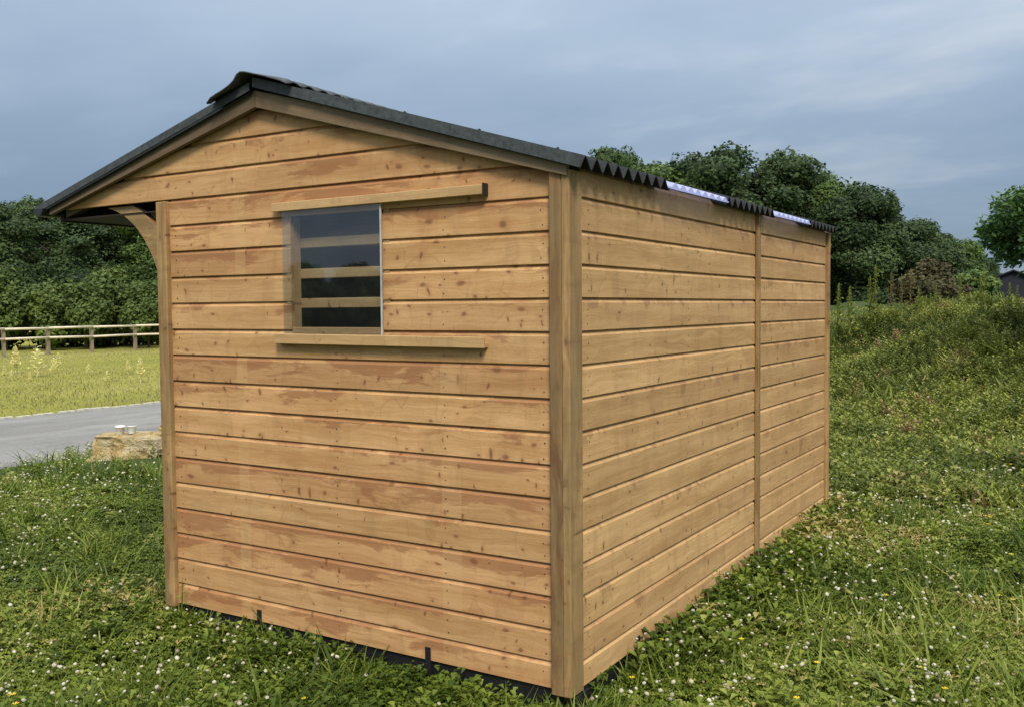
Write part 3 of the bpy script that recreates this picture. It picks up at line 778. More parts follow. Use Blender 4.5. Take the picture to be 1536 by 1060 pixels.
def tree_blobs(w, h, z0, n, r0):
    """crown from z0 to h, half width w"""
    bl = [(0, 0, (z0+h)/2, w*0.62, w*0.62, (h-z0)*0.42)]
    for i in range(n):
        t = rnd.random(); z = z0+(h-z0)*(0.12+0.80*t)
        env = w*math.sqrt(max(0.06, 1-((t-0.38)/0.68)**2))*0.80
        a_ = i*2.399+rnd.uniform(-.4, .4); q = env*rnd.uniform(0.55, 1.0)
        r = r0*rnd.uniform(0.5, 1.3)
        bl.append((q*math.cos(a_), q*math.sin(a_), z, r, r, r*rnd.uniform(0.65, 0.9)))
    bl.append((rnd.uniform(-.3, .3)*w*0.4, 0, h-r0*0.6, r0*0.8, r0*0.8, r0*0.7))
    return bl
def trunk_mesh(h, r, lean=0.1, forks=4):
    b = MB(); b.tube([(0, 0, -0.3), (lean*.3, 0, h*0.35), (lean, lean*.5, h*0.72)], [r*1.25, r*0.85, r*0.4], 8)
    for i in range(forks):
        a_ = i*2.4; z = h*(0.32+0.08*i)
        b.tube([(lean*.4, 0, z), (math.cos(a_)*h*0.12, math.sin(a_)*h*0.12, z+h*0.14), (math.cos(a_)*h*0.22, math.sin(a_)*h*0.22, z+h*0.24)], [r*0.45, r*0.3, r*0.12], 6)
    return b.mesh('trunk')
# unit prototypes, height 10
protos = []
for i, (w, z0, n, r0, mt) in enumerate(((3.6, 0.8, 34, 1.25, M_tree), (4.2, 0.6, 40, 1.2, M_tree), (3.2, 0.8, 30, 1.1, M_tree2), (3.9, 0.5, 38, 1.05, M_tree2), (3.0, 0.8, 28, 1.2, M_tree))):
    protos.append((crown_mesh('crown', tree_blobs(w, 10, z0, n, r0), 36000, 0.17, mt), trunk_mesh(10, 0.24)))
def tree(name, px, ptop, D, label, proto, wscale=1.0, group=None, cat='tree', loc=None, h=None):
    q = at(px, 460, D) if loc is None else Vector(loc)
    if h is None: h = at(px, ptop, D).z
    z = 0.0
    t = empty(name, (q.x, q.y, z), rnd.uniform(0, 6.28)); s = h/10.0
    t.scale = (s*wscale, s*wscale, s)
    cm, tm = protos[proto]
    link('crown', cm, None, t); link('trunk', tm, M_bark, t)
    tag(t, label, cat, group); return t
GL = 'tall trees of the dark wood beyond the paddock'
LT = [(-70, 300, 72, 1, 1.15, 'dark tree beyond the left end of the paddock hedge'),
      (2, 306, 70, 0, 1.15, 'leftmost dark tree at the photo edge rising behind the paddock hedge'),
      (62, 302, 78, 4, 1.2, 'dark round tree rising behind the hedge below the gutter end of the shelter roof'),
      (118, 318, 72, 1, 1.3, 'broad dark tree under the canopy eave, behind the middle of the hedge'),
      (185, 318, 74, 4, 1.2, 'dark tree behind the hedge, seen between canopy eave and curved brace'),
      (245, 300, 70, 2, 1.2, 'tree partly hidden by the curved brace and left post of the shelter'),
      (330, 290, 72, 1, 1.2, 'dark tree hidden mostly behind the gable wall, right of the brace tree')]
LT += [(430, 300, 74, 0, 1.2, 'dark tree wholly screened by the gable wall left of the window'), (540, 300, 78, 4, 1.3, 'dark tree wholly screened by the gable wall at the window'), (660, 296, 74, 1, 1.3, 'dark tree wholly screened by the gable wall right of the window')]
for px, pt, D, pr, ws, lab in LT: tree('woodland_tree', px, pt, D, lab, pr, ws, GL)
RTL = [(800, 262, 60, 0, 1.0, 'dark tree hidden behind the roof slope, left of the pale wispy treetop'),
      (918, 228, 62, 2, 0.75, 'lighter treetop poking just above the black roof edge near the corner'),
      (1005, 246, 56, 3, 1.15, 'lower green tree above the first clear roof panel'),
      (1092, 220, 55, 1, 1.18, 'tallest round headed tree of the wood above the shelter roof'),
      (1172, 228, 58, 0, 1.09, 'second tallest dark tree, just right of the tallest one'),
      (1232, 262, 60, 3, 1.02, 'tree whose crown rises directly above the far end of the roof'),
      (1285, 278, 56, 4, 1.15, 'dark tree immediately right of the far corner of the shelter'),
      (1330, 318, 62, 1, 1.22, 'mid height dark tree stepping down right of the shelter'),
      (1376, 330, 72, 0, 1.28, 'round dark tree halfway down the slope of the treeline'),
      (1412, 352, 78, 3, 1.28, 'green tree above the brown shrub on the bank'),
      (1450, 378, 84, 1, 1.34, 'low dark tree near the right end of the treeline'),
      (1478, 392, 95, 2, 1.0, 'last and smallest tree of the treeline, beside the black barn')]
for px, pt, D, pr, ws, lab in RTL: tree('woodland_tree', px, pt, D, lab, pr, ws, 'trees of the wood behind the shelter and bank')
# trees behind the camera, only met as reflections in the pane
for i in range(17):
    k = i-8
    x, y, h = -26.5+0.73*1.75*k+rnd.uniform(-.4, .4), -28-0.68*1.75*k+rnd.uniform(-.6, .6), rnd.choice((3.0, 3.5, 4.3, 3.8, 4.7, 3.2))*0.86
    tree('hedgerow_tree', 0, 0, 0, 'small tree of the hedgerow mirrored in the window pane', (4, 2, 0, 4, 2)[i % 5], 0.92, 'hedgerow trees mirrored in the pane', loc=(x, y, 0), h=h)

for i in range(12):
    k = i-5.5
    x, y, h = -29.0+0.73*2.4*k+rnd.uniform(-.4, .4), -31-0.68*2.4*k+rnd.uniform(-.6, .6), rnd.choice((3.0, 3.4, 3.8))
    tree('hedgerow_tree', 0, 0, 0, 'small tree of the hedgerow mirrored in the window pane', (4, 2, 0)[i % 3], 1.25, 'hedgerow trees mirrored in the pane', loc=(x, y, -0.5), h=h)

# hedge behind the fence
hA = at(-160, 460, 50); hB = at(760, 460, 56)
bl = []
dirv = (hB-hA); Lh = dirv.length; dn = dirv.normalized()
k = 0; s = 0
while s < Lh:
    r = rnd.uniform(0.75, 1.3); hh = rnd.uniform(2.1, 3.0)
    p = hA+dn*s
    ox, oy = rnd.uniform(-.6, .6), rnd.uniform(-.6, .6)
    bl.append((p.x-hA.x+ox, p.y-hA.y+oy, hh-r*0.8, r, r, r*0.85))
    bl.append((p.x-hA.x+ox+0.4, p.y-hA.y+oy-0.4, hh*0.42, r*1.05, r*1.05, hh*0.42))
    s += r*0.85
hed = empty('hedge', (hA.x, hA.y, 0)); tag(hed, 'overgrown mixed green hedge running behind the paddock fence', 'hedge')
link('foliage', crown_mesh('foliage', bl, 90000, 0.175, M_hedge, irregular=0.35), None, hed)
b = MB()
for bb in bl[::4]: MB().tube([(bb[0], bb[1], -0.1), (bb[0]+0.1, bb[1], bb[2])], [0.07, 0.03], 5).build('stem', M_bark, hed)
# taller lighter bushes standing out of the hedge
bush = [crown_mesh('foliage', tree_blobs(1.6, 3.6, 0.2, 12, 0.62), 7000, 0.17, M_hedge, irregular=0.3) for _ in range(2)]
bst = MB().tube([(0, 0, -0.1), (0.05, 0, 1.2), (0.0, 0.05, 2.2)], [0.08, 0.06, 0.03], 6).mesh('stem')
for i, (px, pt, D, lab) in enumerate([(8, 402, 47, 'bushy light green shrub at the left photo edge in front of the hedge'), (78, 428, 46, 'low rounded shrub behind the second fence post from the left edge'), (128, 424, 46, 'shrub in the middle of the hedge gap between two fence posts'), (172, 402, 48, 'tallest pointed light green shrub standing out of the hedge'), (222, 425, 46, 'light shrub beside the left post of the shelter behind the fence')]):
    q = at(px, 460, D); s = at(px, pt, D).z/3.6
    t = empty('hedge_shrub', (q.x, q.y, 0), rnd.uniform(0, 6)); t.scale = (s, s, s)
    link('foliage', bush[i % 2], None, t); link('stem', bst, M_bark, t); tag(t, lab, 'shrub', 'light green shrubs along the hedge')

# barn beyond the bank
M_barn = MT('black_boarding', 0.7, 0.25)
pz = M_barn.n('ShaderNodeTexCoord').outputs['Object']
M_barn.base(M_barn.ramp(M_barn.noise(M_barn.map(pz, (3, 3, 0.4)), 1.0, 3), (0.3, (0.014, 0.016, 0.022)), (0.7, (0.026, 0.029, 0.038)))); M_barn = M_barn.m
bq = at(1519, 460, 62); bn = empty('barn', (bq.x, bq.y, 0), math.atan2(RT.y, RT.x)-R(25.0)); tag(bn, 'small black gabled barn beyond the bank at the right edge', 'barn')
zp = at(1519, 407, 62).z; ze = at(1489, 422, 62).z; hw = 1.32
b = MB(); b.prism([(-hw, 0), (hw, 0), (hw, ze), (0, zp-0.05), (-hw, ze)], 0, 7); b.build('wall', M_barn, bn)
b = MB(); b.prism([(-hw-0.15, ze-0.06), (-0.001, zp), (-0.001, zp+0.09), (-hw-0.15, ze+0.03)], -0.2, 7.2); b.build('roof', M_roof, bn)
b = MB(); b.prism([(0.001, zp), (hw+0.15, ze-0.06), (hw+0.15, ze+0.03), (0.001, zp+0.09)], -0.2, 7.2); b.build('roof', M_roof, bn)

# young tree at the right edge
q = at(1592, 460, 15.5)
yt = empty('young_tree', (q.x, q.y, float(ground_z(q.x, q.y)))); tag(yt, 'leafy young tree reaching in from the right edge above the bank', 'tree')
zc_ = at(1592, 338, 15.5).z - yt.location.z
b = MB(); b.tube([(0, 0, -0.2), (0.03, 0, zc_*0.6), (0, 0.04, zc_+0.25)], [0.07, 0.05, 0.015], 8)
rbl = []
for i in range(26):
    a_ = i*2.399; z = zc_+rnd.uniform(-0.40, 0.42); e_ = 1.0*math.sqrt(max(0.1, 1-((z-zc_)/0.95)**2)); q2 = e_*rnd.uniform(0.55, 1.0)
    p = (q2*math.cos(a_), q2*math.sin(a_), z); rbl.append((*p, 0.30, 0.30, 0.20))
    b.tube([(0, 0, z-0.35), (p[0]*0.5, p[1]*0.5, z-0.12), p], [0.018, 0.012, 0.005], 5)
link('trunk', b.mesh('trunk'), M_bark, yt)
V = []; T = []; C = []; base = 0
for bb in rbl:
    c = 430; u = rng.normal(0, 1, (c, 3)); u /= np.linalg.norm(u, axis=1, keepdims=True)
    P = u*(rng.random(c)**0.45)[:, None]*np.array(bb[3:6])*1.2+np.array(bb[:3]); P[:, 2] -= 0.10*np.abs(rng.normal(0, 0.6, c))
    v, t, cc = leaf_cards(P, np.tile([0, 0, 0.9], (c, 1)), 0.062, np.clip(rng.normal(0.5, 0.25, c), 0, 1), 0.7, 1.7)
    V.append(v); T.append(t+base); C.append(cc); base += len(v)
link('crown', trimesh('crown', np.concatenate(V), np.concatenate(T), np.concatenate(C), M_near), None, yt)

# ------------------------------------------------------------------ low vegetation templates
def blade_t(n=1, w=0.006, bend=0.35):
    # 2-segment tapering blade, unit height, leaning along +x
    V = [(-0.0, -w, 0), (0, w, 0), (bend*0.35, -w*0.8, 0.55), (bend*0.35, w*0.8, 0.55), (bend, 0, 0.95)]
    return np.array(V), np.array([(0, 1, 3), (0, 3, 2), (2, 3, 4)])
def trefoil_t():
    V = [(-0.02, 0, 0), (0.02, 0, 0), (0, 0, 1.0)]; T = [(0, 1, 2)]
    for k in range(3):
        a_ = k*2.094; c, s = math.cos(a_), math.sin(a_)
        L_ = 0.62; w = 0.30
        pts = [(0, 0, 1.0), (L_*0.6, -w, 1.08), (L_, 0, 0.98), (L_*0.6, w, 1.08)]
        b0 = len(V); V += [(x*c-y*s, x*s+y*c, z) for x, y, z in pts]; T += [(b0, b0+1, b0+2), (b0, b0+2, b0+3)]
    return np.array(V), np.array(T)
def broad_t():
    V = [(0, 0, 0), (0.35, -0.16, 0.42), (0.35, 0.16, 0.42), (0.42, 0, 0.36), (0.75, -0.12, 0.55), (0.75, 0.12, 0.55), (1.05, 0, 0.42)]
    return np.array(V), np.array([(0, 1, 3), (0, 3, 2), (1, 4, 3), (3, 4, 6), (3, 6, 5), (3, 5, 2)])
def sprig_t():
    # upright stem with paired leaves
    V = [(-0.012, 0, 0), (0.012, 0, 0), (0, 0, 1.0)]; T = [(0, 1, 2)]
    for k in range(9):
        z = 0.18+0.09*k; a_ = k*2.2; L_ = 0.34*(1.1-z*0.6); c, s = math.cos(a_), math.sin(a_); w = 0.085
        pts = [(0, 0, z), (L_*0.5, -w, z+0.12), (L_, 0, z+0.10), (L_*0.5, w, z+0.12)]
        b0 = len(V); V += [(x*c-y*s, x*s+y*c, zz) for x, y, zz in pts]; T += [(b0, b0+1, b0+2), (b0, b0+2, b0+3)]
    return np.array(V), np.array(T)
def ball_t(stem=6.0):
    V = [(0, 0, 1.0), (0, 0, -1.0)]; T = []
    n = 6
    for z, r in ((0.45, 0.9), (-0.35, 0.95)):
        V += [(r*math.cos(2*math.pi*k/n+z), r*math.sin(2*math.pi*k/n+z), z*1.0) for k in range(n)]
    for k in range(n):
        k2 = (k+1) % n; T += [(0, 2+k, 2+k2), (2+k, 8+k, 8+k2), (2+k, 8+k2, 2+k2), (8+k, 1, 8+k2)]
    return np.array(V), np.array(T)
def disc_t():
    V = [(0, 0, 0)]; T = []
    for k in range(5):
        a_ = k*1.2566; V += [(math.cos(a_-0.45), math.sin(a_-0.45), 0.35), (math.cos(a_+0.45), math.sin(a_+0.45), 0.35)]
        T += [(0, 1+2*k, 2+2*k)]
    return np.array(V), np.array(T)
def instance(tpl, P, scale, tint, tilt=0.25, flat=None, hs=None):
    Vt, Tt = tpl; n = len(P)
    a_ = rng.uniform(0, 2*np.pi, n); tx = rng.normal(0, tilt, n); ty = rng.normal(0, tilt, n)
    ca, sa = np.cos(a_), np.sin(a_)
    s = np.broadcast_to(scale, (n,)).astype(float); h = s if hs is None else hs
    x = Vt[None, :, 0]*s[:, None]; y = Vt[None, :, 1]*s[:, None]; z = Vt[None, :, 2]*h[:, None]
    X = x*ca[:, None]-y*sa[:, None]; Y = x*sa[:, None]+y*ca[:, None]
    X = X+z*tx[:, None]; Y = Y+z*ty[:, None]; Z = z*(1-0.5*np.minimum(1, (tx**2+ty**2)))[:, None]
    V = np.stack([X, Y, Z], 2)+P[:, None, :]
    T = Tt[None]+(np.arange(n)*len(Vt))[:, None, None]
    return V.reshape(-1, 3), T.reshape(-1, 3), np.repeat(tint, len(Tt))
def join(name, parts, mat):
    V = []; T = []; C = []; b = 0
    for v, t, c in parts: V.append(v); T.append(t+b); C.append(c); b += len(v)
    return trimesh(name, np.concatenate(V), np.concatenate(T), np.concatenate(C), mat)
AZ0 = math.atan2(F.x, F.y)
def wedge(n, d0, d1, pw=1.0, half=44):
    """points on the ground in the sector the photo shows (with a margin)"""
    r = (rng.random(n)*(d1**(2-pw)-d0**(2-pw))+d0**(2-pw))**(1/(2-pw))
    a_ = AZ0+R(1)*rng.uniform(-half, half, n)
    x = CAM.x+r*np.sin(a_); y = CAM.y+r*np.cos(a_)
    return x, y, r
def clear(x, y, pad=0.0):
    in_shed = (x > -2.33-pad) & (x < 0.0+pad) & (y > 0.0-pad) & (y < 4.05+pad)
    return ~in_shed
def keep_lawn(x, y):
    e_ = ROAD_X1+0.14*np.sin(y*0.9)+0.12*np.sin(y*2.7+1)+0.12*(fbm(x*3, y*3)-0.3)
    return clear(x, y, 0.004) & (x > e_)
def P3(x, y, dz=0.0): return np.stack([x, y, ground_z(x, y)+dz], 1)
def behind_shed(x, y):     # cannot be met from anywhere near the camera: skip
    t = (0-CAM.y)/(y-CAM.y+1e-9); xi = CAM.x+(x-CAM.x)*t
    b = (y > 0) & (xi < -0.8) & (xi > -1.7)
    return b
def lawn_pts(n, d0, d1, pw=1.0, half=44):
    x, y, r = wedge(int(n*1.2), d0, d1, pw, half)
    k = keep_lawn(x, y) & ~((y > 0.0) & behind_shed(x, y))
    return x[k], y[k], r[k]
def near_rock(x, y): return 0.35+0.65*sstep(0.35, 0.9, np.hypot(x+7.15, y-3.45))
def tintf(x, y, off=0.0):
    dead = 0.55*(rng.random(len(x)) < 0.5*sstep(0.60, 0.72, fbm(x*0.9+80, y*0.9+33)))
    return np.clip(dead+0.20+(fbm(x*1.4+7, y*1.4)-0.47)*1.15+rng.normal(0.24, 0.20, len(x))+off, 0, 1)

G = []
# clover and small-leaf layer
x, y, r = lawn_pts(94000, 1.6, 9.0, 1.0)
hgt = 0.035+0.075*fbm(x*1.7, y*1.7)+rng.uniform(0, 0.03, len(x)); 
sz = 0.0215+0.0024*r
k = (fbm(x*1.1+60, y*1.1) > 0.40) | (rng.random(len(x)) < 0.35)
x, y, r, hgt, sz = x[k], y[k], r[k], hgt[k], sz[k]
v_t = instance(trefoil_t(), P3(x, y), sz*rng.uniform(0.7, 1.3, len(x)), tintf(x, y, 0.05), 0.25, hs=hgt)
G.append(v_t)
# grass blades
x, y, r = lawn_pts(138000, 1.6, 12.0, 1.0)
tall = sstep(0.45, 0.62, fbm(x*1.3+31, y*1.3+2))
hh = (0.055+0.075*tall)*rng.uniform(0.6, 1.5, len(x))*near_rock(x, y)
G.append(instance(blade_t(w=0.020, bend=0.42), P3(x, y), hh, tintf(x, y, 0.02), 0.42))
x, y, r = lawn_pts(30000, 2.0, 12.0, 1.0)
hh = (0.10+0.10*sstep(0.42, 0.6, fbm(x*2+31, y*2+2)))*rng.uniform(0.6, 1.4, len(x))*near_rock(x, y)
G.append(instance(blade_t(w=0.030, bend=0.75), P3(x, y), hh, tintf(x, y, -0.08), 0.5))
# broad leaves in rosettes
x, y, r = lawn_pts(1500, 1.8, 10.0, 1.0)
rep = 8
x = np.repeat(x, rep)+rng.normal(0, 0.012, len(x)*rep); y = np.repeat(y, rep)+rng.normal(0, 0.012, len(y)*rep)
sc = np.repeat(rng.uniform(0.05, 0.13, len(x)//rep), rep)*rng.uniform(0.7, 1.2, len(x)); tn = np.repeat(rng.uniform(0.1, 0.8, len(x)//rep), rep)
kk = clear(x, y, 0.03)
G.append(instance(broad_t(), P3(x, y, 0.01)[kk], sc[kk], tn[kk], 0.2))
x, y, r = lawn_pts(500, 1.9, 9.0, 1.0); x = np.repeat(x, 3)+rng.normal(0, 0.01, len(x)*3); y = np.repeat(y, 3)+rng.normal(0, 0.01, len(y)*3)
kk = clear(x, y, 0.05)
G.append(instance(broad_t(), P3(x, y, 0.03)[kk], rng.uniform(0.07, 0.14, len(x))[kk], rng.uniform(0.78, 0.93, len(x))[kk], 0.35))
# leafy sprigs
x, y, r = lawn_pts(9000, 1.8, 12.0, 1.0)
k = rng.random(len(x)) < sstep(0.38, 0.6, fbm(x*1.2+11, y*1.2+71))*0.9+0.06; x, y, r = x[k], y[k], r[k]
G.append(instance(sprig_t(), P3(x, y), rng.uniform(0.08, 0.19, len(x)), tintf(x, y, 0.05), 0.22))
# sprigs and long blades crowding the wall feet
n = 2500
fr_ = np.arange(n) % 3 == 0
x = np.where(fr_, rng.uniform(-2.8, 0.05, n), 0.03+np.abs(rng.normal(0, 0.13, n)))
y = np.where(fr_, -0.03-np.abs(rng.normal(0, 0.14, n)), rng.uniform(0.45, 4.2, n))
dens = np.where(fr_, np.where(x > -1.2, 0.25, 0.8), sstep(0.3, 1.0, y))
k = (rng.random(n) < dens); x, y, fr_ = x[k], y[k], fr_[k]
G.append(instance(sprig_t(), P3(x, y), rng.uniform(0.09, 0.21, len(x))*np.where(fr_, 0.8, 1.1), tintf(x, y, 0.05), 0.28))
x = 0.02+np.abs(rng.normal(0, 0.16, 5000)); y = rng.uniform(0.35, 4.3, 5000)
G.append(instance(blade_t(w=0.022, bend=0.5), P3(x, y), rng.uniform(0.08, 0.24, 5000), tintf(x, y, 0.02), 0.4))
cx2, cy2, cr2_ = lawn_pts(620, 1.9, 10.0, 1.0)
k = (fbm(cx2*1.1+21, cy2*1.1+4) > 0.44) | (rng.random(len(cx2)) < 0.25); cx2, cy2 = cx2[k], cy2[k]
rep = 12
x = np.repeat(cx2, rep)+rng.normal(0, 0.05, len(cx2)*rep); y = np.repeat(cy2, rep)+rng.normal(0, 0.05, len(cy2)*rep)
kk = clear(x, y, 0.01) & (x > ROAD_X1+0.1); hh = np.repeat(rng.uniform(0.11, 0.20, len(cx2)), rep)*rng.uniform(0.6, 1.15, len(x))*near_rock(x, y); tt = np.clip(np.repeat(rng.uniform(0.15, 0.85, len(cx2)), rep)+rng.normal(0, 0.1, len(x)), 0, 1)
G.append(instance(sprig_t(), P3(x, y)[kk], hh[kk], tt[kk], 0.3))
# uneven tussocks with longer leaves
cx1, cy1, cr1_ = lawn_pts(420, 2.0, 11.0, 1.0)
rep = 90
x = np.repeat(cx1, rep)+rng.normal(0, 0.055, len(cx1)*rep); y = np.repeat(cy1, rep)+rng.normal(0, 0.055, len(cy1)*rep)
kk = clear(x, y, 0.01) & (x > ROAD_X1+0.1); hh = np.repeat(rng.uniform(0.10, 0.21, len(cx1)), rep)*rng.uniform(0.5, 1.2, len(x))*near_rock(x, y); tt = np.clip(np.repeat(rng.uniform(0.2, 0.75, len(cx1)), rep)+rng.normal(0, 0.12, len(x)), 0, 1)
G.append(instance(blade_t(w=0.022, bend=0.65), P3(x, y)[kk], hh[kk], tt[kk], 0.45))
o = link('meadow_grass', join('meadow_grass', G, M_grass)); tag(o, kind='stuff', label='dense clover, grass and weeds growing around the shelter')

# mid and bank vegetation
G = []
def bank_pts(n, d0, d1, half=42):
    x, y, r = wedge(int(n*1.1), d0, d1, 0.8, half); k = keep_lawn(x, y) & ((x > -4.5)) & (bank_s(x, y) > -3.5) & (bank_s(x, y) < 9) & ~behind_shed(x, y)
    return x[k], y[k], r[k]
def tb(x, y): return np.clip(0.30+(fbm(x*1.1+7, y*1.1)-0.47)*1.5+rng.normal(0.15, 0.18, len(x))+0.16*sstep(3, 6, bank_s(x, y)), 0, 1)
x, y, r = bank_pts(115000, 8.0, 22.0)
hh = (0.08+0.12*sstep(0.42, 0.6, fbm(x*1.1+31, y*1.1+2)))*rng.uniform(0.6, 1.5, len(x))
G.append(instance(blade_t(w=0.075, bend=0.5), P3(x, y), hh, tb(x, y), 0.45))
x, y, r = bank_pts(60000, 8.0, 20.0)
k = rng.random(len(x)) < sstep(0.36, 0.58, fbm(x*0.9+11, y*0.9+71))*0.85+0.15; x, y = x[k], y[k]
G.append(instance(sprig_t(), P3(x, y), rng.uniform(0.10, 0.24, len(x)), tb(x, y), 0.25))
x, y, r = bank_pts(9000, 8.0, 20.0)
x = np.repeat(x, 4); y = np.repeat(y, 4)
G.append(instance(broad_t(), P3(x, y, 0.02), rng.uniform(0.05, 0.13, len(x)), tb(x, y), 0.3))
cx1, cy1, cr1_ = bank_pts(1900, 8.0, 19.0); rep = 12
x = np.repeat(cx1, rep)+rng.normal(0, 0.13, len(cx1)*rep); y = np.repeat(cy1, rep)+rng.normal(0, 0.13, len(cy1)*rep)
tt = np.clip(np.repeat(np.where(rng.random(len(cx1)) < 0.13, 1.0, rng.uniform(0.05, 0.85, len(cx1))), rep)+rng.normal(0, 0.08, len(x)), 0, 1)
G.append(instance(sprig_t(), P3(x, y), np.repeat(rng.uniform(0.10, 0.27, len(cx1)), rep)*rng.uniform(0.6, 1.2, len(x)), tt, 0.28))
o = link('bank_weeds', join('bank_weeds', G, M_bank)); tag(o, kind='stuff', label='rough weeds and grass covering the earth bank on the right')

# clover heads and buttercups
G = []
x, y, r = lawn_pts(10500, 1.9, 13.0, 1.0)
cl = fbm(x*1.25+3, y*1.25+90)+0.35*vn(x*4, y*4)
wall = np.where((x > 0) & (x < 0.5) & (y > 0) & (y < 4.3), 0.5, 0) + np.where((y < 0) & (y > -0.9), 0.15, 0)
k = rng.random(len(x)) < np.clip(sstep(0.58, 0.80, cl+wall*0.6)*0.95+0.025, 0, 1); x, y, r = x[k], y[k], r[k]
hz = 0.085+rng.uniform(0, 0.07, len(x))+np.where((x > 0) & (x < 0.35) & (y > 0.5) & (y < 4.3), 0.06, 0)
G.append(instance(ball_t(), P3(x, y)+np.stack([0*x, 0*x, hz], 1), (0.0068+0.00022*r)*rng.uniform(0.6, 1.45, len(x)), np.clip(rng.normal(0.6, 0.3, len(x)), 0, 1), 0.3))
x2, y2, r2 = bank_pts(900, 8, 14); k = bank_s(x2, y2) < 1.5; x2, y2 = x2[k], y2[k]
G.append(instance(ball_t(), P3(x2, y2, 0.14), 0.017*rng.uniform(0.6, 1.3, len(x2)), np.clip(rng.normal(0.6, 0.3, len(x2)), 0, 1), 0.3))
o = link('clover_flowers', join('clover_flowers', G, M_white)); tag(o, kind='stuff', label='white clover heads dotted through the grass')
ST = [instance((np.array([(-0.0012, 0, 0), (0.0012, 0, 0), (0, 0.0012, 1.0)]), np.array([(0, 1, 2)])), P3(x, y), np.ones(len(x)), np.full(len(x), 0.7), 0.0, hs=hz)]
o = link('clover_stalks', join('clover_stalks', ST, M_grass)); tag(o, kind='stuff', label='thin green stalks of the clover heads')
x, y, r = lawn_pts(420, 1.9, 11.0, 1.0); k = rng.random(len(x)) < np.where(x > 0, 0.75, 0.16); x, y, r = x[k], y[k], r[k]
o = link('yellow_flowers', join('yellow_flowers', [instance(disc_t(), P3(x, y, 0)+np.stack([0*x, 0*x, rng.uniform(0.10, 0.18, len(x))], 1), 0.011+0.0005*r, rng.random(len(x)), 0.5)], M_yel)); tag(o, kind='stuff', label='small yellow flowers scattered in the grass')

# paddock grass beyond the road
x, y, r = wedge(300000, 12, 46, 0.6, 40)
k = (x < ROAD_X0-0.08) & (x > -48) & (y < 40) & ~behind_shed(x, y); x, y, r = x[k], y[k], r[k]
k = rng.random(len(x)) < 0.55; x, y, r = x[k], y[k], r[k]
hh = (0.03+0.04*fbm(x*0.25, y*0.25)+0.0*x)*rng.uniform(0.6, 1.5, len(x))
o = link('paddock_grass', join('paddock_grass', [instance(blade_t(w=0.07, bend=0.7), P3(x, y), hh, np.clip(0.25+(fbm(x*0.3+7, y*0.12)-0.47)*1.6+rng.normal(0.2, 0.2, len(x)), 0, 1), 0.5)], M_field)); tag(o, kind='stuff', label='short yellow green grass of the paddock')
# lush fringe at the road's near edge
# ------------------------------------------------------------------ individual weeds
def weed_mesh(h, nl, L0, w, spire=False, seed=0, leafup=0.35):
    V = []; T = []
    b = MB(); b.tube([(0, 0, 0), (0.02*h, 0, h*0.5), (0.0, 0.03*h, h)], [0.012*h+0.002, 0.009*h+0.0015, 0.003*h], 5)
    for k in range(nl):
        t = (k+0.6)/nl; z = h*(0.08+0.88*t); a_ = k*2.399+rnd.uniform(-.3, .3); L_ = L0*h*(1.15-0.75*t)*rnd.uniform(0.75, 1.2); c, s = math.cos(a_), math.sin(a_)
        ww = w*L_
        pts = [(0, 0, z), (L_*0.35, -ww*0.8, z+L_*leafup*0.6), (L_*0.35, ww*0.8, z+L_*leafup*0.6), (L_*0.45, 0, z+L_*leafup*0.5), (L_*0.75, -ww*0.6, z+L_*leafup*0.7), (L_*0.75, ww*0.6, z+L_*leafup*0.7), (L_, 0, z+L_*leafup*0.45)]
        b.add([(x*c-y*s, x*s+y*c, zz) for x, y, zz in pts], [(0, 1, 3), (0, 3, 2), (1, 4, 6, 3), (3, 6, 5, 2)])
    if spire:
        for k in range(60):
            t = k/60; z = h*(0.55+0.47*t); a_ = k*2.399; rr = h*0.035*(1.2-t)
            c, s = math.cos(a_), math.sin(a_)
            q = h*0.014
            b.add([(rr*c, rr*s, z), (rr*c+q*s, rr*s-q*c, z+q), (rr*c*1.6, rr*s*1.6, z+q*1.6), (rr*c-q*s, rr*s+q*c, z+q)], [(0, 1, 2, 3)])
    me = b.mesh('leafy_stem')
    at_ = me.attributes.new('tint', 'FLOAT', 'FACE')
    at_.data.foreach_set('value', np.clip(rng.normal(0.5, 0.2, len(me.polygons)), 0, 1).astype(np.float32))
    return me
def weed(name, loc, me, mat, label, cat='weed', group=None, sc=1, rz=None):
    o = link(name, me); o.location = loc; o.scale = (sc, sc, sc); o.rotation_euler.z = rnd.uniform(0, 6) if rz is None else rz
    if not me.materials: me.materials.append(mat)
    tag(o, label, cat, group); return o
def gz(x, y): return float(ground_z(x, y))
wA = weed_mesh(0.30, 12, 0.22, 0.42); wB = weed_mesh(0.34, 16, 0.24, 0.36)
# weeds standing against the walls
def on_ground_from(px, py, zt):       # plant whose tip meets the pixel at height zt
    d = ray(px, py); t = (zt-CAM.z)/d.z; return CAM+d*t
for px, py, ht, lab in ((292, 862, 0.30, 'tall weed with a leafy tip standing by the foot of the left post'),
                        (415, 908, 0.20, 'weed in front of the gable wall just right of the left black bracket'),
                        (440, 918, 0.19, 'second weed right of the left black bracket, paler and leafier'),
                        (528, 944, 0.21, 'leaning long leaved weed halfway along the gable wall foot'),
                        (500, 935, 0.20, 'reddish brown stalk at the gable wall foot between the brackets'),
                        (1077, 852, 0.34, 'bushy dark green weed at the foot of the side wall'),):
    q = on_ground_from(px, py, ht+gz(-1, -0.2)); 
    if px < 850:
        if q.y > -0.06: q.y = -0.06
    me = weed_mesh(ht, 18 if px > 1000 else 9, 0.24 if px > 1000 else 0.2, 0.40)
    weed('tall_weed', (q.x, q.y, gz(q.x, q.y)), me, M_rust if 'reddish' in lab else M_grass, lab, 'weed', 'weeds against the shelter walls')
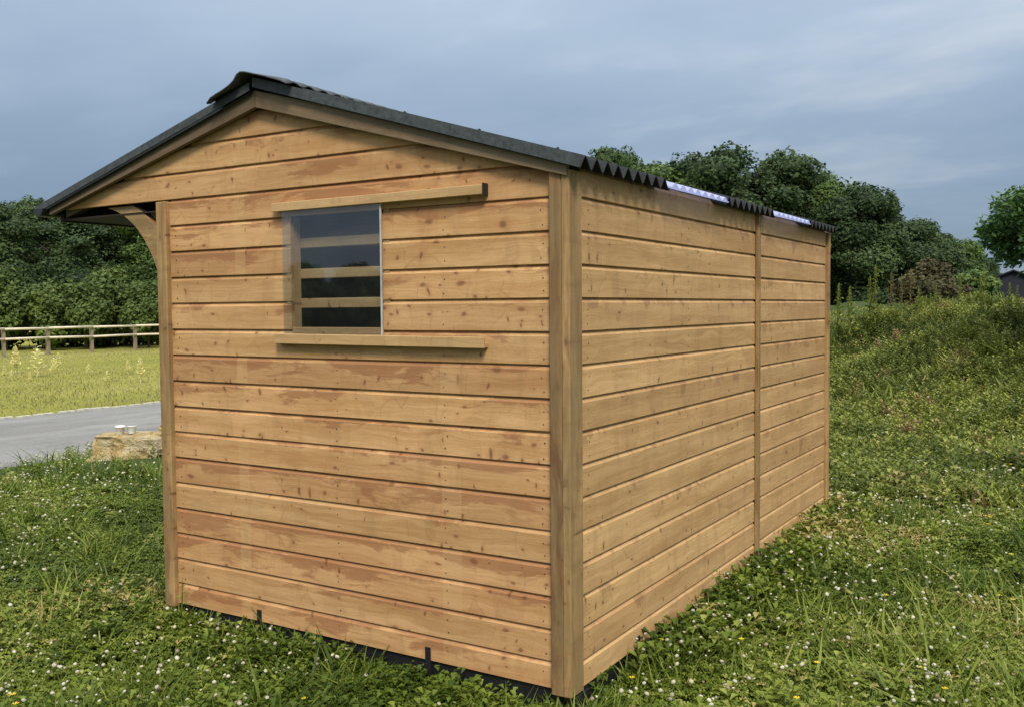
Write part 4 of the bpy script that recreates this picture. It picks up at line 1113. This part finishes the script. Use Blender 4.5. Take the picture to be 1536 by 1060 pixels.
# silvery thistle-like plants in the foreground
me = weed_mesh(0.20, 14, 0.42, 0.26, leafup=0.5)
M_sil = foliage('silver_leaf', ((0.0, (0.14, 0.20, 0.11)), (1.0, (0.32, 0.38, 0.26))), 0.7, 0.2)
# paddock docks and spires (yellow-green)
dk = weed_mesh(1.0, 26, 0.15, 1.2, True, leafup=2.4); dk2 = weed_mesh(1.0, 16, 0.34, 0.6, False, leafup=0.8)
spots = [(7, 568, 548, 'pale spire weed at the left photo edge in the paddock'), (24, 560, 520, 'tall green weed, leftmost that reaches the fence rails'), (17, 570, 555, 'small yellow weed in front of the leftmost fence bay'),
         (56, 565, 520, 'bright yellow green dock reaching above the lower rail near the left edge'), (82, 560, 537, 'forked yellow weed right of the second fence post'), (88, 556, 530, 'slender pale spire right of the forked yellow weed'),
         (45, 575, 560, 'low straw coloured weed between the two tall docks'), (133, 562, 545, 'arching bright yellow weed in the middle of the paddock'), (161, 572, 561, 'small straw weed right of the arching one'),
         (192, 562, 540, 'thin bright yellow spire right of the middle of the paddock'), (211, 574, 537, 'last yellow spire before the shelter post')]
for i, (px, pb, pt, lab) in enumerate(spots):
    d = ray(px, pb); t = -CAM.z/d.z; q = CAM+d*t; D = math.hypot(q.x-CAM.x, q.y-CAM.y); h = max(0.25, at(px, pt, D).z)
    weed('paddock_weed', (q.x, q.y, 0), dk if 'spire' in lab or 'tall' in lab else dk2, M_dock, lab, 'weed', 'tall yellow green weeds in the paddock', h)
# plants on the crest of the bank
cr1 = weed_mesh(1.0, 24, 0.12, 0.36, True, leafup=1.2); cr2 = weed_mesh(1.0, 26, 0.13, 0.4, True, leafup=1.4)
CR = [(1258, 425, 16, cr2, M_bank, 'small leafy weed on the bank crest right beside the shelter corner'), (1305, 415, 16, cr1, M_bank, 'left of two tall leafy spires on the bank crest'), (1313, 398, 16, cr1, M_bank, 'taller of the two leafy spires on the bank crest'),
      (1337, 408, 17, cr1, M_rust, 'rusty brown dock spire on the bank, the left one'), (1352, 412, 17, cr1, M_rust, 'rusty brown dock spire in the middle of the brown clump'), (1366, 404, 17, cr1, M_rust, 'rusty brown dock spire next to the brown shrub'),
      (1378, 432, 15, cr2, M_bank, 'short green spire before the brown shrub'), (1440, 410, 17, cr1, M_bank, 'green spire right of the brown shrub'), (1404, 428, 15, cr2, M_bank, 'pale spire in front of the brown shrub'),
      (1476, 396, 17, cr1, M_bank, 'thick yellow green spire left of the barn'), (1470, 412, 17, cr2, M_bank, 'lower yellow green spire left of the barn'), (1514, 424, 15, cr2, M_bank, 'yellow green spire in front of the black barn'), (1526, 428, 15, cr2, M_bank, 'short spire before the barn near the photo edge'),
      (1275, 430, 15.5, cr2, M_bank, 'low leafy weed on the crest, second from the shelter')]
for px, pt, D, me, mt, lab in CR:
    D += 3.0; q = at(px, 450, D); z = gz(q.x, q.y); h = max(0.2, at(px, pt, D).z-z)
    o = weed('crest_weed', (q.x, q.y, z-0.02), me, mt, lab, 'weed', 'tall weeds along the bank crest', h)
    if me.materials[0] != mt: o.material_slots[0].link = 'OBJECT'; o.material_slots[0].material = mt
# brown shrub behind the crest
q = at(1392, 450, 24); sh = empty('brown_shrub', (q.x, q.y, 0.4)); tag(sh, 'rounded olive brown shrub behind the crest of the bank', 'shrub')
ht = at(1392, 390, 24).z-0.4
sm = crown_mesh('foliage', tree_blobs(0.85, ht, 0.2, 16, 0.34), 9000, 0.085, M_brown, irregular=0.35)
link('foliage', sm, None, sh); link('stem', MB().tube([(0, 0, -0.6), (0, 0, ht*0.6)], [0.05, 0.02], 6).mesh('stem'), M_bark, sh)
q = at(1455, 450, 30); sh = empty('green_shrub', (q.x, q.y, 0.2)); tag(sh, 'green shrub on the bank between the brown shrub and the barn', 'shrub')
ht = at(1455, 408, 30).z-0.2
sm = crown_mesh('foliage', tree_blobs(0.8, ht, 0.2, 12, 0.4), 6000, 0.10, M_tree2, irregular=0.35)
link('foliage', sm, None, sh); link('stem', MB().tube([(0, 0, -0.6), (0, 0, ht*0.6)], [0.05, 0.02], 6).mesh('stem'), M_bark, sh)
